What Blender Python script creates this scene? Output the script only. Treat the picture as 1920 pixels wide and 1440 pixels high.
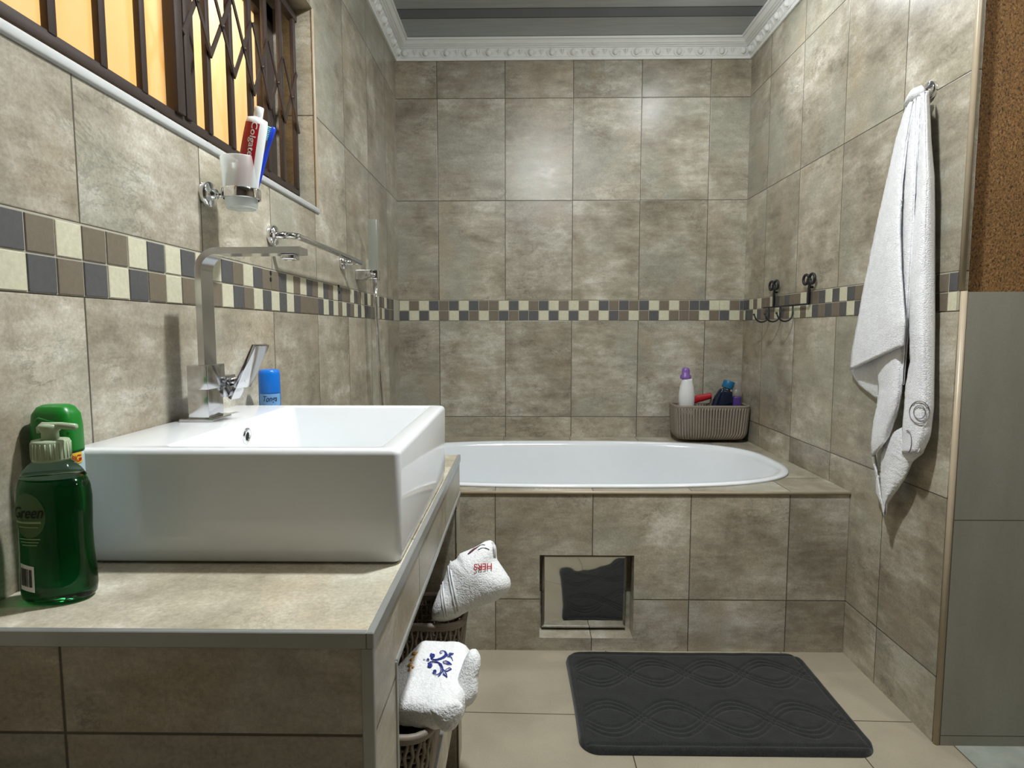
import bpy, bmesh, math, random
from math import pi, sin, cos, sqrt, atan2, hypot
from mathutils import Vector, Matrix, noise

for o in list(bpy.data.objects):
    bpy.data.objects.remove(o, do_unlink=True)
scene = bpy.context.scene
COL = scene.collection

# ------------------------------------------------------------------ camera
F_PX = 1154.3965
CAM = Vector((0.0, 0.0, 1.1011))
RIGHT = Vector((0.999886676, 0.0150382576, -0.000697321965))
FWD = Vector((-0.0150416606, 0.99606075, -0.0873883891))
UP = Vector((-0.000619594066, 0.0873889748, 0.996174073))
RIGHT = Vector((0.999886676, 0.0150382576, -0.000697322))
FWD = Vector((-0.0150416606, 0.99606075, -0.0873883891))
UP = RIGHT.cross(FWD)
cd = bpy.data.cameras.new('camera')
cd.sensor_width = 36.0
cd.lens = 36.0 * F_PX / 1920.0
cd.clip_start = 0.02
cam = bpy.data.objects.new('camera', cd)
COL.objects.link(cam)
cam.matrix_world = Matrix(((RIGHT.x, UP.x, -FWD.x, CAM.x), (RIGHT.y, UP.y, -FWD.y, CAM.y),
                           (RIGHT.z, UP.z, -FWD.z, CAM.z), (0, 0, 0, 1)))
scene.camera = cam

# ------------------------------------------------------------------ world, lights, exposure
wd = bpy.data.worlds.new('night')
scene.world = wd
wd.use_nodes = True
wd.node_tree.nodes['Background'].inputs[0].default_value = (0.02, 0.022, 0.03, 1)
wd.node_tree.nodes['Background'].inputs[1].default_value = 1.0
scene.view_settings.view_transform = 'Standard'
scene.view_settings.look = 'None'
scene.view_settings.exposure = 0.25
scene.view_settings.gamma = 1.0
scene.view_settings.use_curve_mapping = False

CEIL = 2.47
# round lamps with a frosted face: most of the light goes down, some sideways (watts down, watts all round)
LAMPS = [(0.20, 1.10, 25.0, 18.0), (0.74, 2.42, 3.6, 2.0)]
for lx, ly, pw, pa in LAMPS:
    for kind in ('AREA', 'POINT'):
        ld = bpy.data.lights.new('lamp_light', kind)
        if kind == 'AREA':
            ld.shape = 'DISK'; ld.size = 0.10; ld.energy = pw
        else:
            ld.shadow_soft_size = 0.045; ld.energy = pa
        ld.color = (0.95, 0.985, 1.0)
        lo = bpy.data.objects.new('lamp_light', ld)
        COL.objects.link(lo)
        lo.location = (lx, ly, CEIL - (0.05 if kind == 'AREA' else 0.10))
# fill light added out of frame to brighten the right-hand wall and vanity side
ld = bpy.data.lights.new('right_fill_light', 'AREA'); ld.shape = 'DISK'; ld.size = 0.15; ld.energy = 8.0
ld.color = (1.0, 0.95, 0.88)
lo = bpy.data.objects.new('right_fill_light', ld); COL.objects.link(lo); lo.location = (1.45, 0.74, CEIL - 0.05)
ld = bpy.data.lights.new('porch_bulb', 'POINT'); ld.shadow_soft_size = 0.05; ld.energy = 6.5; ld.color = (1.0, 0.82, 0.50)
lo = bpy.data.objects.new('porch_bulb', ld); COL.objects.link(lo); lo.location = (-0.98, 1.52, 2.00)
# warm porch light outside the window
ld = bpy.data.lights.new('porch_light', 'AREA'); ld.shape = 'RECTANGLE'; ld.size = 2.2; ld.size_y = 1.2
ld.energy = 30.0; ld.color = (1.0, 0.50, 0.085)
lo = bpy.data.objects.new('porch_light', ld); COL.objects.link(lo)
lo.location = (-2.0, 1.0, 1.7); lo.rotation_euler = (0, -pi / 2, 0)

# ------------------------------------------------------------------ geometry constants (metres)
XL, XR, YB, YE = -0.6103, 1.1013, 3.0861, 1.575
YDF = 2.037            # face of the bath surround
ZDECK = 0.562
ZMB, ZMT = 1.148, 1.248
TW = 0.33


def lin(c):
    c = c / 255.0
    return c / 12.92 if c <= 0.04045 else ((c + 0.055) / 1.055) ** 2.4


def C(r, g, b):
    return (lin(r), lin(g), lin(b), 1.0)


# ------------------------------------------------------------------ node helpers
class NT:
    def __init__(self, name):
        self.m = bpy.data.materials.new(name)
        self.m.use_nodes = True
        self.t = self.m.node_tree
        self.t.nodes.clear()
        self.out = self.t.nodes.new('ShaderNodeOutputMaterial')

    def n(self, kind, **kw):
        nd = self.t.nodes.new(kind)
        for k, v in kw.items():
            setattr(nd, k, v)
        return nd

    def link(self, a, b):
        self.t.links.new(a, b)

    def _in(self, sock, v):
        if hasattr(v, 'is_output'):
            self.link(v, sock)
        else:
            sock.default_value = v

    def math(self, op, a, b=0.0, c=0.0):
        nd = self.n('ShaderNodeMath', operation=op)
        self._in(nd.inputs[0], a); self._in(nd.inputs[1], b); self._in(nd.inputs[2], c)
        return nd.outputs[0]

    def mixf(self, f, a, b):
        nd = self.n('ShaderNodeMix', data_type='FLOAT')
        self._in(nd.inputs[0], f); self._in(nd.inputs[2], a); self._in(nd.inputs[3], b)
        return nd.outputs[0]

    def mixc(self, f, a, b, mode='MIX'):
        nd = self.n('ShaderNodeMix', data_type='RGBA', blend_type=mode)
        self._in(nd.inputs[0], f); self._in(nd.inputs[6], a); self._in(nd.inputs[7], b)
        return nd.outputs[2]

    def comb(self, x, y, z):
        nd = self.n('ShaderNodeCombineXYZ')
        self._in(nd.inputs[0], x); self._in(nd.inputs[1], y); self._in(nd.inputs[2], z)
        return nd.outputs[0]

    def sep(self, v):
        nd = self.n('ShaderNodeSeparateXYZ'); self.link(v, nd.inputs[0])
        return nd.outputs

    def vmath(self, op, a, b):
        nd = self.n('ShaderNodeVectorMath', operation=op)
        self._in(nd.inputs[0], a); self._in(nd.inputs[1], b)
        return nd.outputs[0]

    def noise(self, vec, scale, detail=4.0, rough=0.55, dist=0.0):
        nd = self.n('ShaderNodeTexNoise')
        self.link(vec, nd.inputs['Vector'])
        nd.inputs['Scale'].default_value = scale; nd.inputs['Detail'].default_value = detail
        nd.inputs['Roughness'].default_value = rough; nd.inputs['Distortion'].default_value = dist
        return nd.outputs[0]

    def ramp(self, f, stops):
        nd = self.n('ShaderNodeValToRGB')
        el = nd.color_ramp.elements
        while len(el) < len(stops):
            el.new(0.5)
        for e, (p, c) in zip(el, stops):
            e.position = p; e.color = c
        self.link(f, nd.inputs[0])
        return nd.outputs[0]

    def smooth(self, v, a, b):
        nd = self.n('ShaderNodeMapRange', interpolation_type='SMOOTHSTEP')
        self._in(nd.inputs[0], v); nd.inputs[1].default_value = a; nd.inputs[2].default_value = b
        return nd.outputs[0]

    def bump(self, h, strength=0.3, dist=0.002, normal=None):
        nd = self.n('ShaderNodeBump')
        nd.inputs['Strength'].default_value = strength; nd.inputs['Distance'].default_value = dist
        self.link(h, nd.inputs['Height'])
        if normal is not None:
            self.link(normal, nd.inputs['Normal'])
        return nd.outputs[0]

    def bsdf(self, color=(0.8, 0.8, 0.8, 1), rough=0.5, metal=0.0, spec=0.5, normal=None, **kw):
        nd = self.n('ShaderNodeBsdfPrincipled')
        self._in(nd.inputs['Base Color'], color); self._in(nd.inputs['Roughness'], rough)
        self._in(nd.inputs['Metallic'], metal); nd.inputs['Specular IOR Level'].default_value = spec
        for k, v in kw.items():
            self._in(nd.inputs[k.replace('_', ' ')], v)
        if normal is not None:
            self.link(normal, nd.inputs['Normal'])
        self.link(nd.outputs[0], self.out.inputs[0])
        return nd

    def pos(self):
        return self.n('ShaderNodeNewGeometry').outputs['Position']


def plain(name, col, rough=0.5, metal=0.0, spec=0.5, var=0.06, nscale=25.0, **kw):
    t = NT(name)
    p = t.pos()
    n = t.noise(p, nscale, 3.0)
    f = t.math('MULTIPLY_ADD', n, 2 * var, 1.0 - var)
    c = t.vmath('MULTIPLY', col[:3], t.comb(f, f, f))
    t.bsdf(c, rough, metal, spec, **kw)
    return t.m


def tile_mat(name, ux0=0.0, uy0=0.0, zmode='wall', tone=1.0, w=TW, top_y0=0.0, rough=0.30, z0=0.0, zh=0.5):
    """Beige stone-look ceramic tile: the joints follow the wall grid, each tile has its own cloudy pattern."""
    t = NT(name)
    g = t.n('ShaderNodeNewGeometry')
    x, y, z = t.sep(g.outputs['Position'])
    nx, ny, nz = t.sep(g.outputs['True Normal'])
    isx = t.math('GREATER_THAN', t.math('ABSOLUTE', nx), 0.6)
    isz = t.math('GREATER_THAN', t.math('ABSOLUTE', nz), 0.6)
    ux = t.math('DIVIDE', t.math('SUBTRACT', x, ux0), w)
    uy = t.math('DIVIDE', t.math('SUBTRACT', y, uy0), w)
    u = t.mixf(isx, ux, uy)
    if zmode == 'wall':
        va = t.math('ADD', t.math('DIVIDE', t.math('SUBTRACT', z, ZMT), 0.4847), 20.0)
        vb = t.math('DIVIDE', t.math('SUBTRACT', z, ZMB), 0.4825)
        v = t.mixf(t.math('GREATER_THAN', z, 1.198), vb, va)
    else:
        v = t.math('DIVIDE', t.math('SUBTRACT', z, z0), zh)
    vt = t.math('DIVIDE', t.math('SUBTRACT', y, top_y0), 0.5)
    v = t.mixf(isz, v, vt)
    fu = t.math('FRACT', u); fv = t.math('FRACT', v)
    iu = t.math('FLOOR', u); iv = t.math('FLOOR', v)
    du = t.math('MULTIPLY', t.math('MINIMUM', fu, t.math('SUBTRACT', 1.0, fu)), w)
    dv = t.math('MULTIPLY', t.math('MINIMUM', fv, t.math('SUBTRACT', 1.0, fv)), 0.484)
    d = t.math('MINIMUM', du, dv)
    wob = t.noise(g.outputs['Position'], 60.0, 2.0)
    d = t.math('ADD', d, t.math('MULTIPLY', t.math('SUBTRACT', wob, 0.5), 0.0008))
    mask = t.smooth(d, 0.0010, 0.0021)
    wn = t.n('ShaderNodeTexWhiteNoise', noise_dimensions='3D')
    t.link(t.comb(iu, iv, isx), wn.inputs['Vector'])
    p = t.vmath('ADD', g.outputs['Position'], t.vmath('MULTIPLY', wn.outputs['Color'], (9.0, 9.0, 9.0)))
    big = t.noise(p, 3.6, 6.0, 0.62, 0.25)
    st = t.vmath('MULTIPLY', p, (0.72, 0.72, 1.45))
    med = t.noise(st, 14.0, 9.0, 0.74, 0.2)
    str_ = t.noise(t.vmath('MULTIPLY', p, (2.2, 2.2, 15.0)), 2.2, 7.0, 0.68)
    fine = t.noise(p, 190.0, 4.0, 0.75)
    h = t.math('ADD', t.math('MULTIPLY', big, 0.42), t.math('MULTIPLY', med, 0.40))
    h = t.math('ADD', h, t.math('MULTIPLY', str_, 0.18))
    k = tone
    col = t.ramp(h, [(0.37, (0.190 * k, 0.165 * k, 0.115 * k, 1)), (0.46, (0.310 * k, 0.276 * k, 0.205 * k, 1)),
                     (0.52, (0.400 * k, 0.362 * k, 0.278 * k, 1)), (0.61, (0.600 * k, 0.570 * k, 0.480 * k, 1))])
    vn = t.noise(t.vmath('MULTIPLY', p, (0.8, 0.8, 1.5)), 7.0, 8.0, 0.72, 0.4)
    vein = t.smooth(t.math('ABSOLUTE', t.math('SUBTRACT', vn, 0.5)), 0.002, 0.022)
    vmask = t.smooth(t.noise(t.vmath('ADD', p, (5.0, 2.0, 8.0)), 4.0, 3.0), 0.50, 0.62)
    vk = t.math('SUBTRACT', 1.0, t.math('MULTIPLY', t.math('MULTIPLY', t.math('SUBTRACT', 1.0, vein), vmask), 0.34))
    col = t.vmath('MULTIPLY', col, t.comb(vk, vk, vk))
    hue = t.noise(p, 2.3, 3.0, 0.5)
    col = t.mixc(t.math('MULTIPLY', t.smooth(hue, 0.50, 0.64), 0.45), col, (0.345 * k, 0.350 * k, 0.285 * k, 1))
    warm = t.noise(t.vmath('ADD', p, (31.0, 7.0, 3.0)), 4.2, 4.0, 0.55)
    col = t.mixc(t.math('MULTIPLY', t.smooth(warm, 0.53, 0.70), 0.50), col, (0.375 * k, 0.300 * k, 0.205 * k, 1))
    ff = t.math('MULTIPLY_ADD', fine, 0.95, 0.53)
    tv = t.math('MULTIPLY_ADD', wn.outputs['Value'], 0.22, 0.90)
    ff = t.math('MULTIPLY', ff, tv)
    col = t.vmath('MULTIPLY', col, t.comb(ff, ff, ff))
    col = t.mixc(mask, (0.085, 0.075, 0.055, 1), col)
    rg = t.math('MULTIPLY_ADD', med, 0.25, rough - 0.10)
    hb = t.math('ADD', t.math('MULTIPLY', t.smooth(d, 0.0004, 0.0032), 1.0), t.math('MULTIPLY', fine, 0.10))
    hb = t.math('ADD', hb, t.math('MULTIPLY', med, 0.20))
    t.bsdf(col, rg, 0.0, 0.5, normal=t.bump(hb, 0.40, 0.0016))
    return t.m


M = {}
M['tile_back'] = tile_mat('tile_back', ux0=-0.4092, uy0=0.0)
M['tile_left'] = tile_mat('tile_left', ux0=-0.9403, uy0=0.8583)
M['tile_right'] = tile_mat('tile_right', ux0=0.0, uy0=1.852)
M['tile_tub'] = tile_mat('tile_tub', ux0=-0.0881, uy0=1.852, top_y0=2.225)
M['tile_vanity'] = tile_mat('tile_vanity', ux0=-0.4903, uy0=0.585, zmode='plain', z0=0.1695, zh=0.5, top_y0=1.45)
M['tile_counter'] = tile_mat('tile_counter', ux0=-0.650, uy0=0.615, zmode='plain', z0=0.1695, zh=0.5,
                             top_y0=0.405, tone=1.28, w=0.62)


def stoneware(name, col, rough=0.55):
    t = NT(name)
    p = t.pos()
    n = t.noise(p, 110.0, 4.0, 0.7)
    n2 = t.noise(p, 14.0, 3.0)
    f = t.math('ADD', t.math('MULTIPLY', n, 0.5), t.math('MULTIPLY', n2, 0.25))
    f = t.math('ADD', f, 0.63)
    t.bsdf(t.vmath('MULTIPLY', col[:3], t.comb(f, f, f)), rough, normal=t.bump(n, 0.3, 0.0008))
    return t.m


M['mos_dark'] = stoneware('mosaic_slate', C(84, 83, 83))
M['mos_brown'] = stoneware('mosaic_brown', C(113, 103, 87))
M['mos_cream'] = stoneware('mosaic_cream', C(200, 196, 170))
M['grout'] = plain('grout', C(172, 168, 152), 0.85)
M['white_glaze'] = plain('white_glaze', (0.80, 0.82, 0.83, 1), 0.08, var=0.015)
M['tub_white'] = plain('tub_white', (0.80, 0.83, 0.85, 1), 0.14, var=0.02)
M['chrome'] = plain('chrome', (0.80, 0.80, 0.81, 1), 0.07, 1.0, var=0.04, nscale=40)
M['tap_chrome'] = plain('tap_chrome', (0.64, 0.64, 0.66, 1), 0.16, 1.0, var=0.10, nscale=30)
M['steel_trim'] = plain('steel_trim', (0.42, 0.43, 0.42, 1), 0.35, 0.6, var=0.12)
M['grey_trim'] = plain('grey_trim', C(112, 112, 104), 0.45, 0.0, var=0.1)
M['beige_trim'] = plain('beige_trim', C(176, 162, 138), 0.35, var=0.1)
M['white_pvc'] = plain('white_pvc', C(186, 188, 186), 0.4, var=0.05)
M['cornice'] = plain('cornice_plaster', C(240, 242, 240), 0.6, var=0.03)
M['black_iron'] = plain('black_iron', C(38, 38, 40), 0.45, 0.3)
M['grille_paint'] = plain('grille_paint', C(62, 52, 48), 0.42, 0.2, var=0.15, nscale=60)
M['frame_brown'] = plain('frame_brown', C(70, 60, 56), 0.45, 0.1, var=0.15)
M['taupe'] = plain('taupe_plastic', C(134, 124, 110), 0.5, var=0.05)
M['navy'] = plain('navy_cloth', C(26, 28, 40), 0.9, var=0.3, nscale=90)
M['purple'] = plain('purple_plastic', C(128, 92, 165), 0.35)
M['pearl'] = plain('pearl_plastic', C(222, 222, 220), 0.28, var=0.03)
M['red'] = plain('red_plastic', C(170, 22, 34), 0.4)
M['petrol'] = plain('petrol_plastic', C(18, 98, 138), 0.35)
M['dark_blue_liquid'] = plain('dark_teal', C(12, 24, 46), 0.08)
M['violet_liquid'] = plain('violet', C(78, 56, 122), 0.12)
M['grey_plastic'] = plain('grey_plastic', C(110, 104, 100), 0.4)
M['green_cap'] = plain('green_cap', C(16, 124, 34), 0.35, var=0.04)
M['pale_blue'] = plain('pale_blue_label', C(178, 202, 208), 0.4, var=0.03)
M['yellow'] = plain('yellow_label', C(240, 200, 50), 0.45)
M['red_ink'] = plain('red_ink', C(176, 28, 40), 0.6)
M['blue_can'] = plain('blue_can', C(14, 112, 208), 0.3, var=0.03)
M['sky_label'] = plain('sky_label', C(120, 170, 220), 0.35)
M['navy_ink'] = plain('navy_ink', C(20, 40, 90), 0.5)
M['white_plastic'] = plain('white_plastic', C(232, 234, 232), 0.3, var=0.02)
M['lime_pack'] = plain('lime_pack', C(110, 136, 42), 0.4)
M['blue_brush'] = plain('blue_brush', C(24, 62, 190), 0.3)
M['aqua_bristle'] = plain('aqua_bristle', C(120, 196, 214), 0.7)
M['blue_thread'] = plain('blue_thread', C(40, 52, 140), 0.7)
M['gold_thread'] = plain('gold_thread', C(212, 160, 84), 0.4, 0.3)
M['grey_thread'] = plain('grey_thread', C(118, 116, 120), 0.8)
M['plum_thread'] = plain('plum_thread', C(92, 46, 62), 0.8)
M['satin'] = plain('satin_band', C(218, 220, 222), 0.6, var=0.03)
M['pump'] = plain('pump_plastic', C(186, 202, 168), 0.35, var=0.04, Transmission_Weight=0.25)
M['dark_hole'] = plain('dark_hole', C(20, 18, 16), 0.9)
M['cement'] = plain('cement_strip', C(150, 150, 150), 0.9, var=0.25, nscale=90)
M['black_ink'] = plain('black_ink', C(20, 22, 22), 0.7)


def grey_tile():
    t = NT('grey_wall_tile')
    g = t.n('ShaderNodeNewGeometry')
    x, y, z = t.sep(g.outputs['Position'])
    fv = t.math('FRACT', t.math('DIVIDE', t.math('SUBTRACT', z, 0.613), 0.585))
    fu = t.math('FRACT', t.math('DIVIDE', t.math('SUBTRACT', x, 1.112), 0.60))
    d = t.math('MINIMUM', t.math('MULTIPLY', t.math('MINIMUM', fv, t.math('SUBTRACT', 1.0, fv)), 0.585),
               t.math('MULTIPLY', t.math('MINIMUM', fu, t.math('SUBTRACT', 1.0, fu)), 0.6))
    n = t.noise(t.vmath('MULTIPLY', g.outputs['Position'], (1.0, 1.0, 0.25)), 9.0, 5.0)
    f = t.noise(g.outputs['Position'], 200.0, 2.0)
    c = t.ramp(n, [(0.3, C(134, 132, 120)), (0.7, C(148, 146, 134))])
    ff = t.math('MULTIPLY_ADD', f, 0.2, 0.9)
    c = t.vmath('MULTIPLY', c, t.comb(ff, ff, ff))
    c = t.mixc(t.smooth(d, 0.0008, 0.0018), C(80, 78, 70), c)
    t.bsdf(c, 0.4)
    return t.m


def cork_paint():
    t = NT('speckled_brown_coating')
    p = t.pos()
    n = t.noise(t.vmath('MULTIPLY', p, (1.0, 1.0, 0.7)), 210.0, 4.0, 0.6, 0.8)
    b = t.noise(p, 9.0, 4.0)
    c = t.ramp(n, [(0.36, C(56, 40, 20)), (0.44, C(110, 78, 40)), (0.56, C(134, 98, 54)), (0.70, C(158, 122, 76))])
    f = t.math('MULTIPLY_ADD', b, 0.5, 0.75)
    c = t.vmath('MULTIPLY', c, t.comb(f, f, f))
    t.bsdf(c, 0.75, normal=t.bump(n, 0.6, 0.004))
    return t.m


def floor_mat():
    t = NT('floor_tile')
    g = t.n('ShaderNodeNewGeometry')
    x, y, z = t.sep(g.outputs['Position'])
    out = t.math('GREATER_THAN', x, 1.150)
    yy = t.math('ADD', y, t.math('MULTIPLY', x, 0.022))
    fu = t.math('FRACT', t.math('DIVIDE', t.math('SUBTRACT', x, t.mixf(out, 0.2911, 1.150)), 0.598))
    fv = t.math('FRACT', t.math('DIVIDE', t.math('SUBTRACT', yy, 1.6858), 0.598))
    # the row by the bath is laid half a tile over
    near = t.math('GREATER_THAN', yy, 1.6858)
    fu2 = t.math('FRACT', t.math('ADD', fu, t.math('MULTIPLY', near, 0.0)))
    d = t.math('MULTIPLY', t.math('MINIMUM', t.math('MINIMUM', fu2, t.math('SUBTRACT', 1.0, fu2)),
                                  t.math('MINIMUM', fv, t.math('SUBTRACT', 1.0, fv))), 0.598)
    d = t.math('MINIMUM', d, t.math('ABSOLUTE', t.math('SUBTRACT', x, 1.150)))
    n = t.noise(g.outputs['Position'], 5.0, 5.0)
    f = t.noise(g.outputs['Position'], 180.0, 2.0)
    c = t.ramp(n, [(0.3, C(158, 149, 129)), (0.7, C(174, 165, 144))])
    c2 = t.ramp(t.noise(g.outputs['Position'], 12.0, 6.0), [(0.3, C(140, 146, 136)), (0.7, C(170, 176, 166))])
    c = t.mixc(out, c, c2)
    # a dried soap mark on the tile by the bath
    px = t.math('DIVIDE', t.math('SUBTRACT', x, 0.110), 0.060)
    py = t.math('DIVIDE', t.math('SUBTRACT', y, 1.995), 0.040)
    rr = t.math('SQRT', t.math('ADD', t.math('MULTIPLY', px, px), t.math('MULTIPLY', py, py)))
    c = t.mixc(t.math('MULTIPLY', t.smooth(rr, 1.0, 0.45), 0.25), c, C(205, 190, 166))
    ff = t.math('MULTIPLY_ADD', f, 0.22, 0.89)
    c = t.vmath('MULTIPLY', c, t.comb(ff, ff, ff))
    c = t.mixc(t.smooth(d, 0.0010, 0.0020), C(70, 62, 50), c)
    hb = t.smooth(d, 0.0005, 0.003)
    t.bsdf(c, t.math('MULTIPLY_ADD', n, 0.15, 0.34), normal=t.bump(hb, 0.4, 0.0015))
    return t.m


def ceiling_mat():
    t = NT('ceiling_board')
    p = t.pos()
    x, y, z = t.sep(p)
    f = t.math('FRACT', t.math('DIVIDE', t.math('SUBTRACT', y, 2.760), 0.25))
    dark = t.math('MULTIPLY', t.math('LESS_THAN', f, 0.32), 1.0)
    e1 = t.math('ABSOLUTE', t.math('SUBTRACT', f, 0.32))
    e0 = t.math('MINIMUM', f, t.math('SUBTRACT', 1.0, f))
    e = t.math('MINIMUM', e0, e1)
    n = t.noise(t.vmath('MULTIPLY', p, (1.0, 8.0, 1.0)), 6.0, 4.0)
    c = t.ramp(n, [(0.3, C(154, 160, 162)), (0.7, C(168, 173, 174))])
    c = t.mixc(dark, c, C(104, 110, 118))
    c = t.mixc(t.smooth(e, 0.006, 0.02), C(46, 48, 50), c)
    t.bsdf(c, 0.28)
    return t.m


M['grey_tile'] = grey_tile()
M['cork'] = cork_paint()
M['floor'] = floor_mat()
M['ceiling'] = ceiling_mat()
M['dark_wall'] = plain('dark_brown_wall', C(84, 72, 60), 0.7)
M['paint_wall'] = plain('painted_wall', C(150, 142, 126), 0.8)


def terry(name, c0, c1, bumpd=0.004):
    t = NT(name)
    p = t.pos()
    v = t.n('ShaderNodeTexVoronoi'); t.link(p, v.inputs['Vector']); v.inputs['Scale'].default_value = 330.0
    n = t.noise(p, 190.0, 4.0, 0.7)
    n2 = t.noise(p, 30.0, 3.0)
    h = t.math('ADD', t.math('MULTIPLY', n, 0.9), t.math('MULTIPLY', v.outputs['Distance'], -0.6))
    c = t.ramp(t.math('ADD', t.math('MULTIPLY', n, 0.7), t.math('MULTIPLY', n2, 0.3)), [(0.35, c0), (0.62, c1)])
    b = t.bsdf(c, 0.95, 0.0, 0.15, normal=t.bump(h, 0.5, bumpd))
    b.inputs['Sheen Weight'].default_value = 0.25
    return t.m


M['terry'] = terry('white_terry', (0.78, 0.79, 0.78, 1), (0.93, 0.94, 0.93, 1), 0.003)
M['terry_cool'] = terry('pale_grey_terry', (0.70, 0.71, 0.73, 1), (0.90, 0.91, 0.93, 1), 0.004)
M['mat_cloth'] = terry('charcoal_velour', C(32, 34, 33), C(50, 52, 50), 0.002)


def frosted(name, col=(0.93, 0.96, 0.95, 1), clear=0.35, dfm=0.3):
    t = NT(name)
    tr = t.n('ShaderNodeBsdfTranslucent'); tr.inputs[0].default_value = col
    tp = t.n('ShaderNodeBsdfTransparent'); tp.inputs[0].default_value = col
    df = t.n('ShaderNodeBsdfDiffuse'); df.inputs[0].default_value = col
    gl = t.n('ShaderNodeBsdfGlossy'); gl.inputs['Roughness'].default_value = 0.3
    n = t.noise(t.pos(), 300.0, 2.0)
    m0 = t.n('ShaderNodeMixShader'); m0.inputs[0].default_value = dfm
    t.link(tr.outputs[0], m0.inputs[1]); t.link(df.outputs[0], m0.inputs[2])
    m1 = t.n('ShaderNodeMixShader'); t.link(t.math('MULTIPLY_ADD', n, 0.04, clear - 0.02), m1.inputs[0])
    t.link(m0.outputs[0], m1.inputs[1]); t.link(tp.outputs[0], m1.inputs[2])
    m2 = t.n('ShaderNodeMixShader'); m2.inputs[0].default_value = 0.06
    t.link(m1.outputs[0], m2.inputs[1]); t.link(gl.outputs[0], m2.inputs[2])
    t.link(m2.outputs[0], t.out.inputs[0])
    return t.m


M['frosted_cup'] = frosted('frosted_cup', clear=0.42)
M['frosted_pane'] = frosted('frosted_pane', (0.92, 0.90, 0.86, 1), clear=0.02, dfm=0.05)
M['handset'] = frosted('clear_handset', (0.72, 0.74, 0.70, 1), clear=0.5)
M['clear_plastic'] = frosted('clear_plastic', (0.82, 0.80, 0.80, 1), clear=0.6)


def glassy(name, col, rough=0.03, ior=1.36):
    t = NT(name)
    n = t.noise(t.pos(), 20.0, 2.0)
    r = t.math('MULTIPLY_ADD', n, 0.02, rough)
    t.bsdf(col, r, 0.0, 0.5, Transmission_Weight=1.0, IOR=ior)
    return t.m


M['green_soap'] = glassy('green_soap', (0.010, 0.24, 0.055, 1), 0.03)
M['clear_neck'] = glassy('clear_neck', (0.62, 0.78, 0.62, 1), 0.05, 1.12)


def mirror_mat():
    t = NT('polished_steel')
    p = t.pos()
    n = t.noise(p, 9.0, 2.0)
    f = t.noise(p, 60.0, 4.0)
    r = t.math('MULTIPLY_ADD', f, 0.06, 0.02)
    t.bsdf((0.62, 0.62, 0.60, 1), r, 1.0, 0.5, normal=t.bump(n, 0.05, 0.02))
    return t.m


M['mirror'] = mirror_mat()


def lamp_mat():
    t = NT('lamp_diffuser')
    e = t.n('ShaderNodeEmission'); e.inputs[0].default_value = (0.93, 0.98, 1, 1); e.inputs[1].default_value = 6.0
    t.link(e.outputs[0], t.out.inputs[0])
    return t.m


M['lamp'] = lamp_mat()


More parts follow.
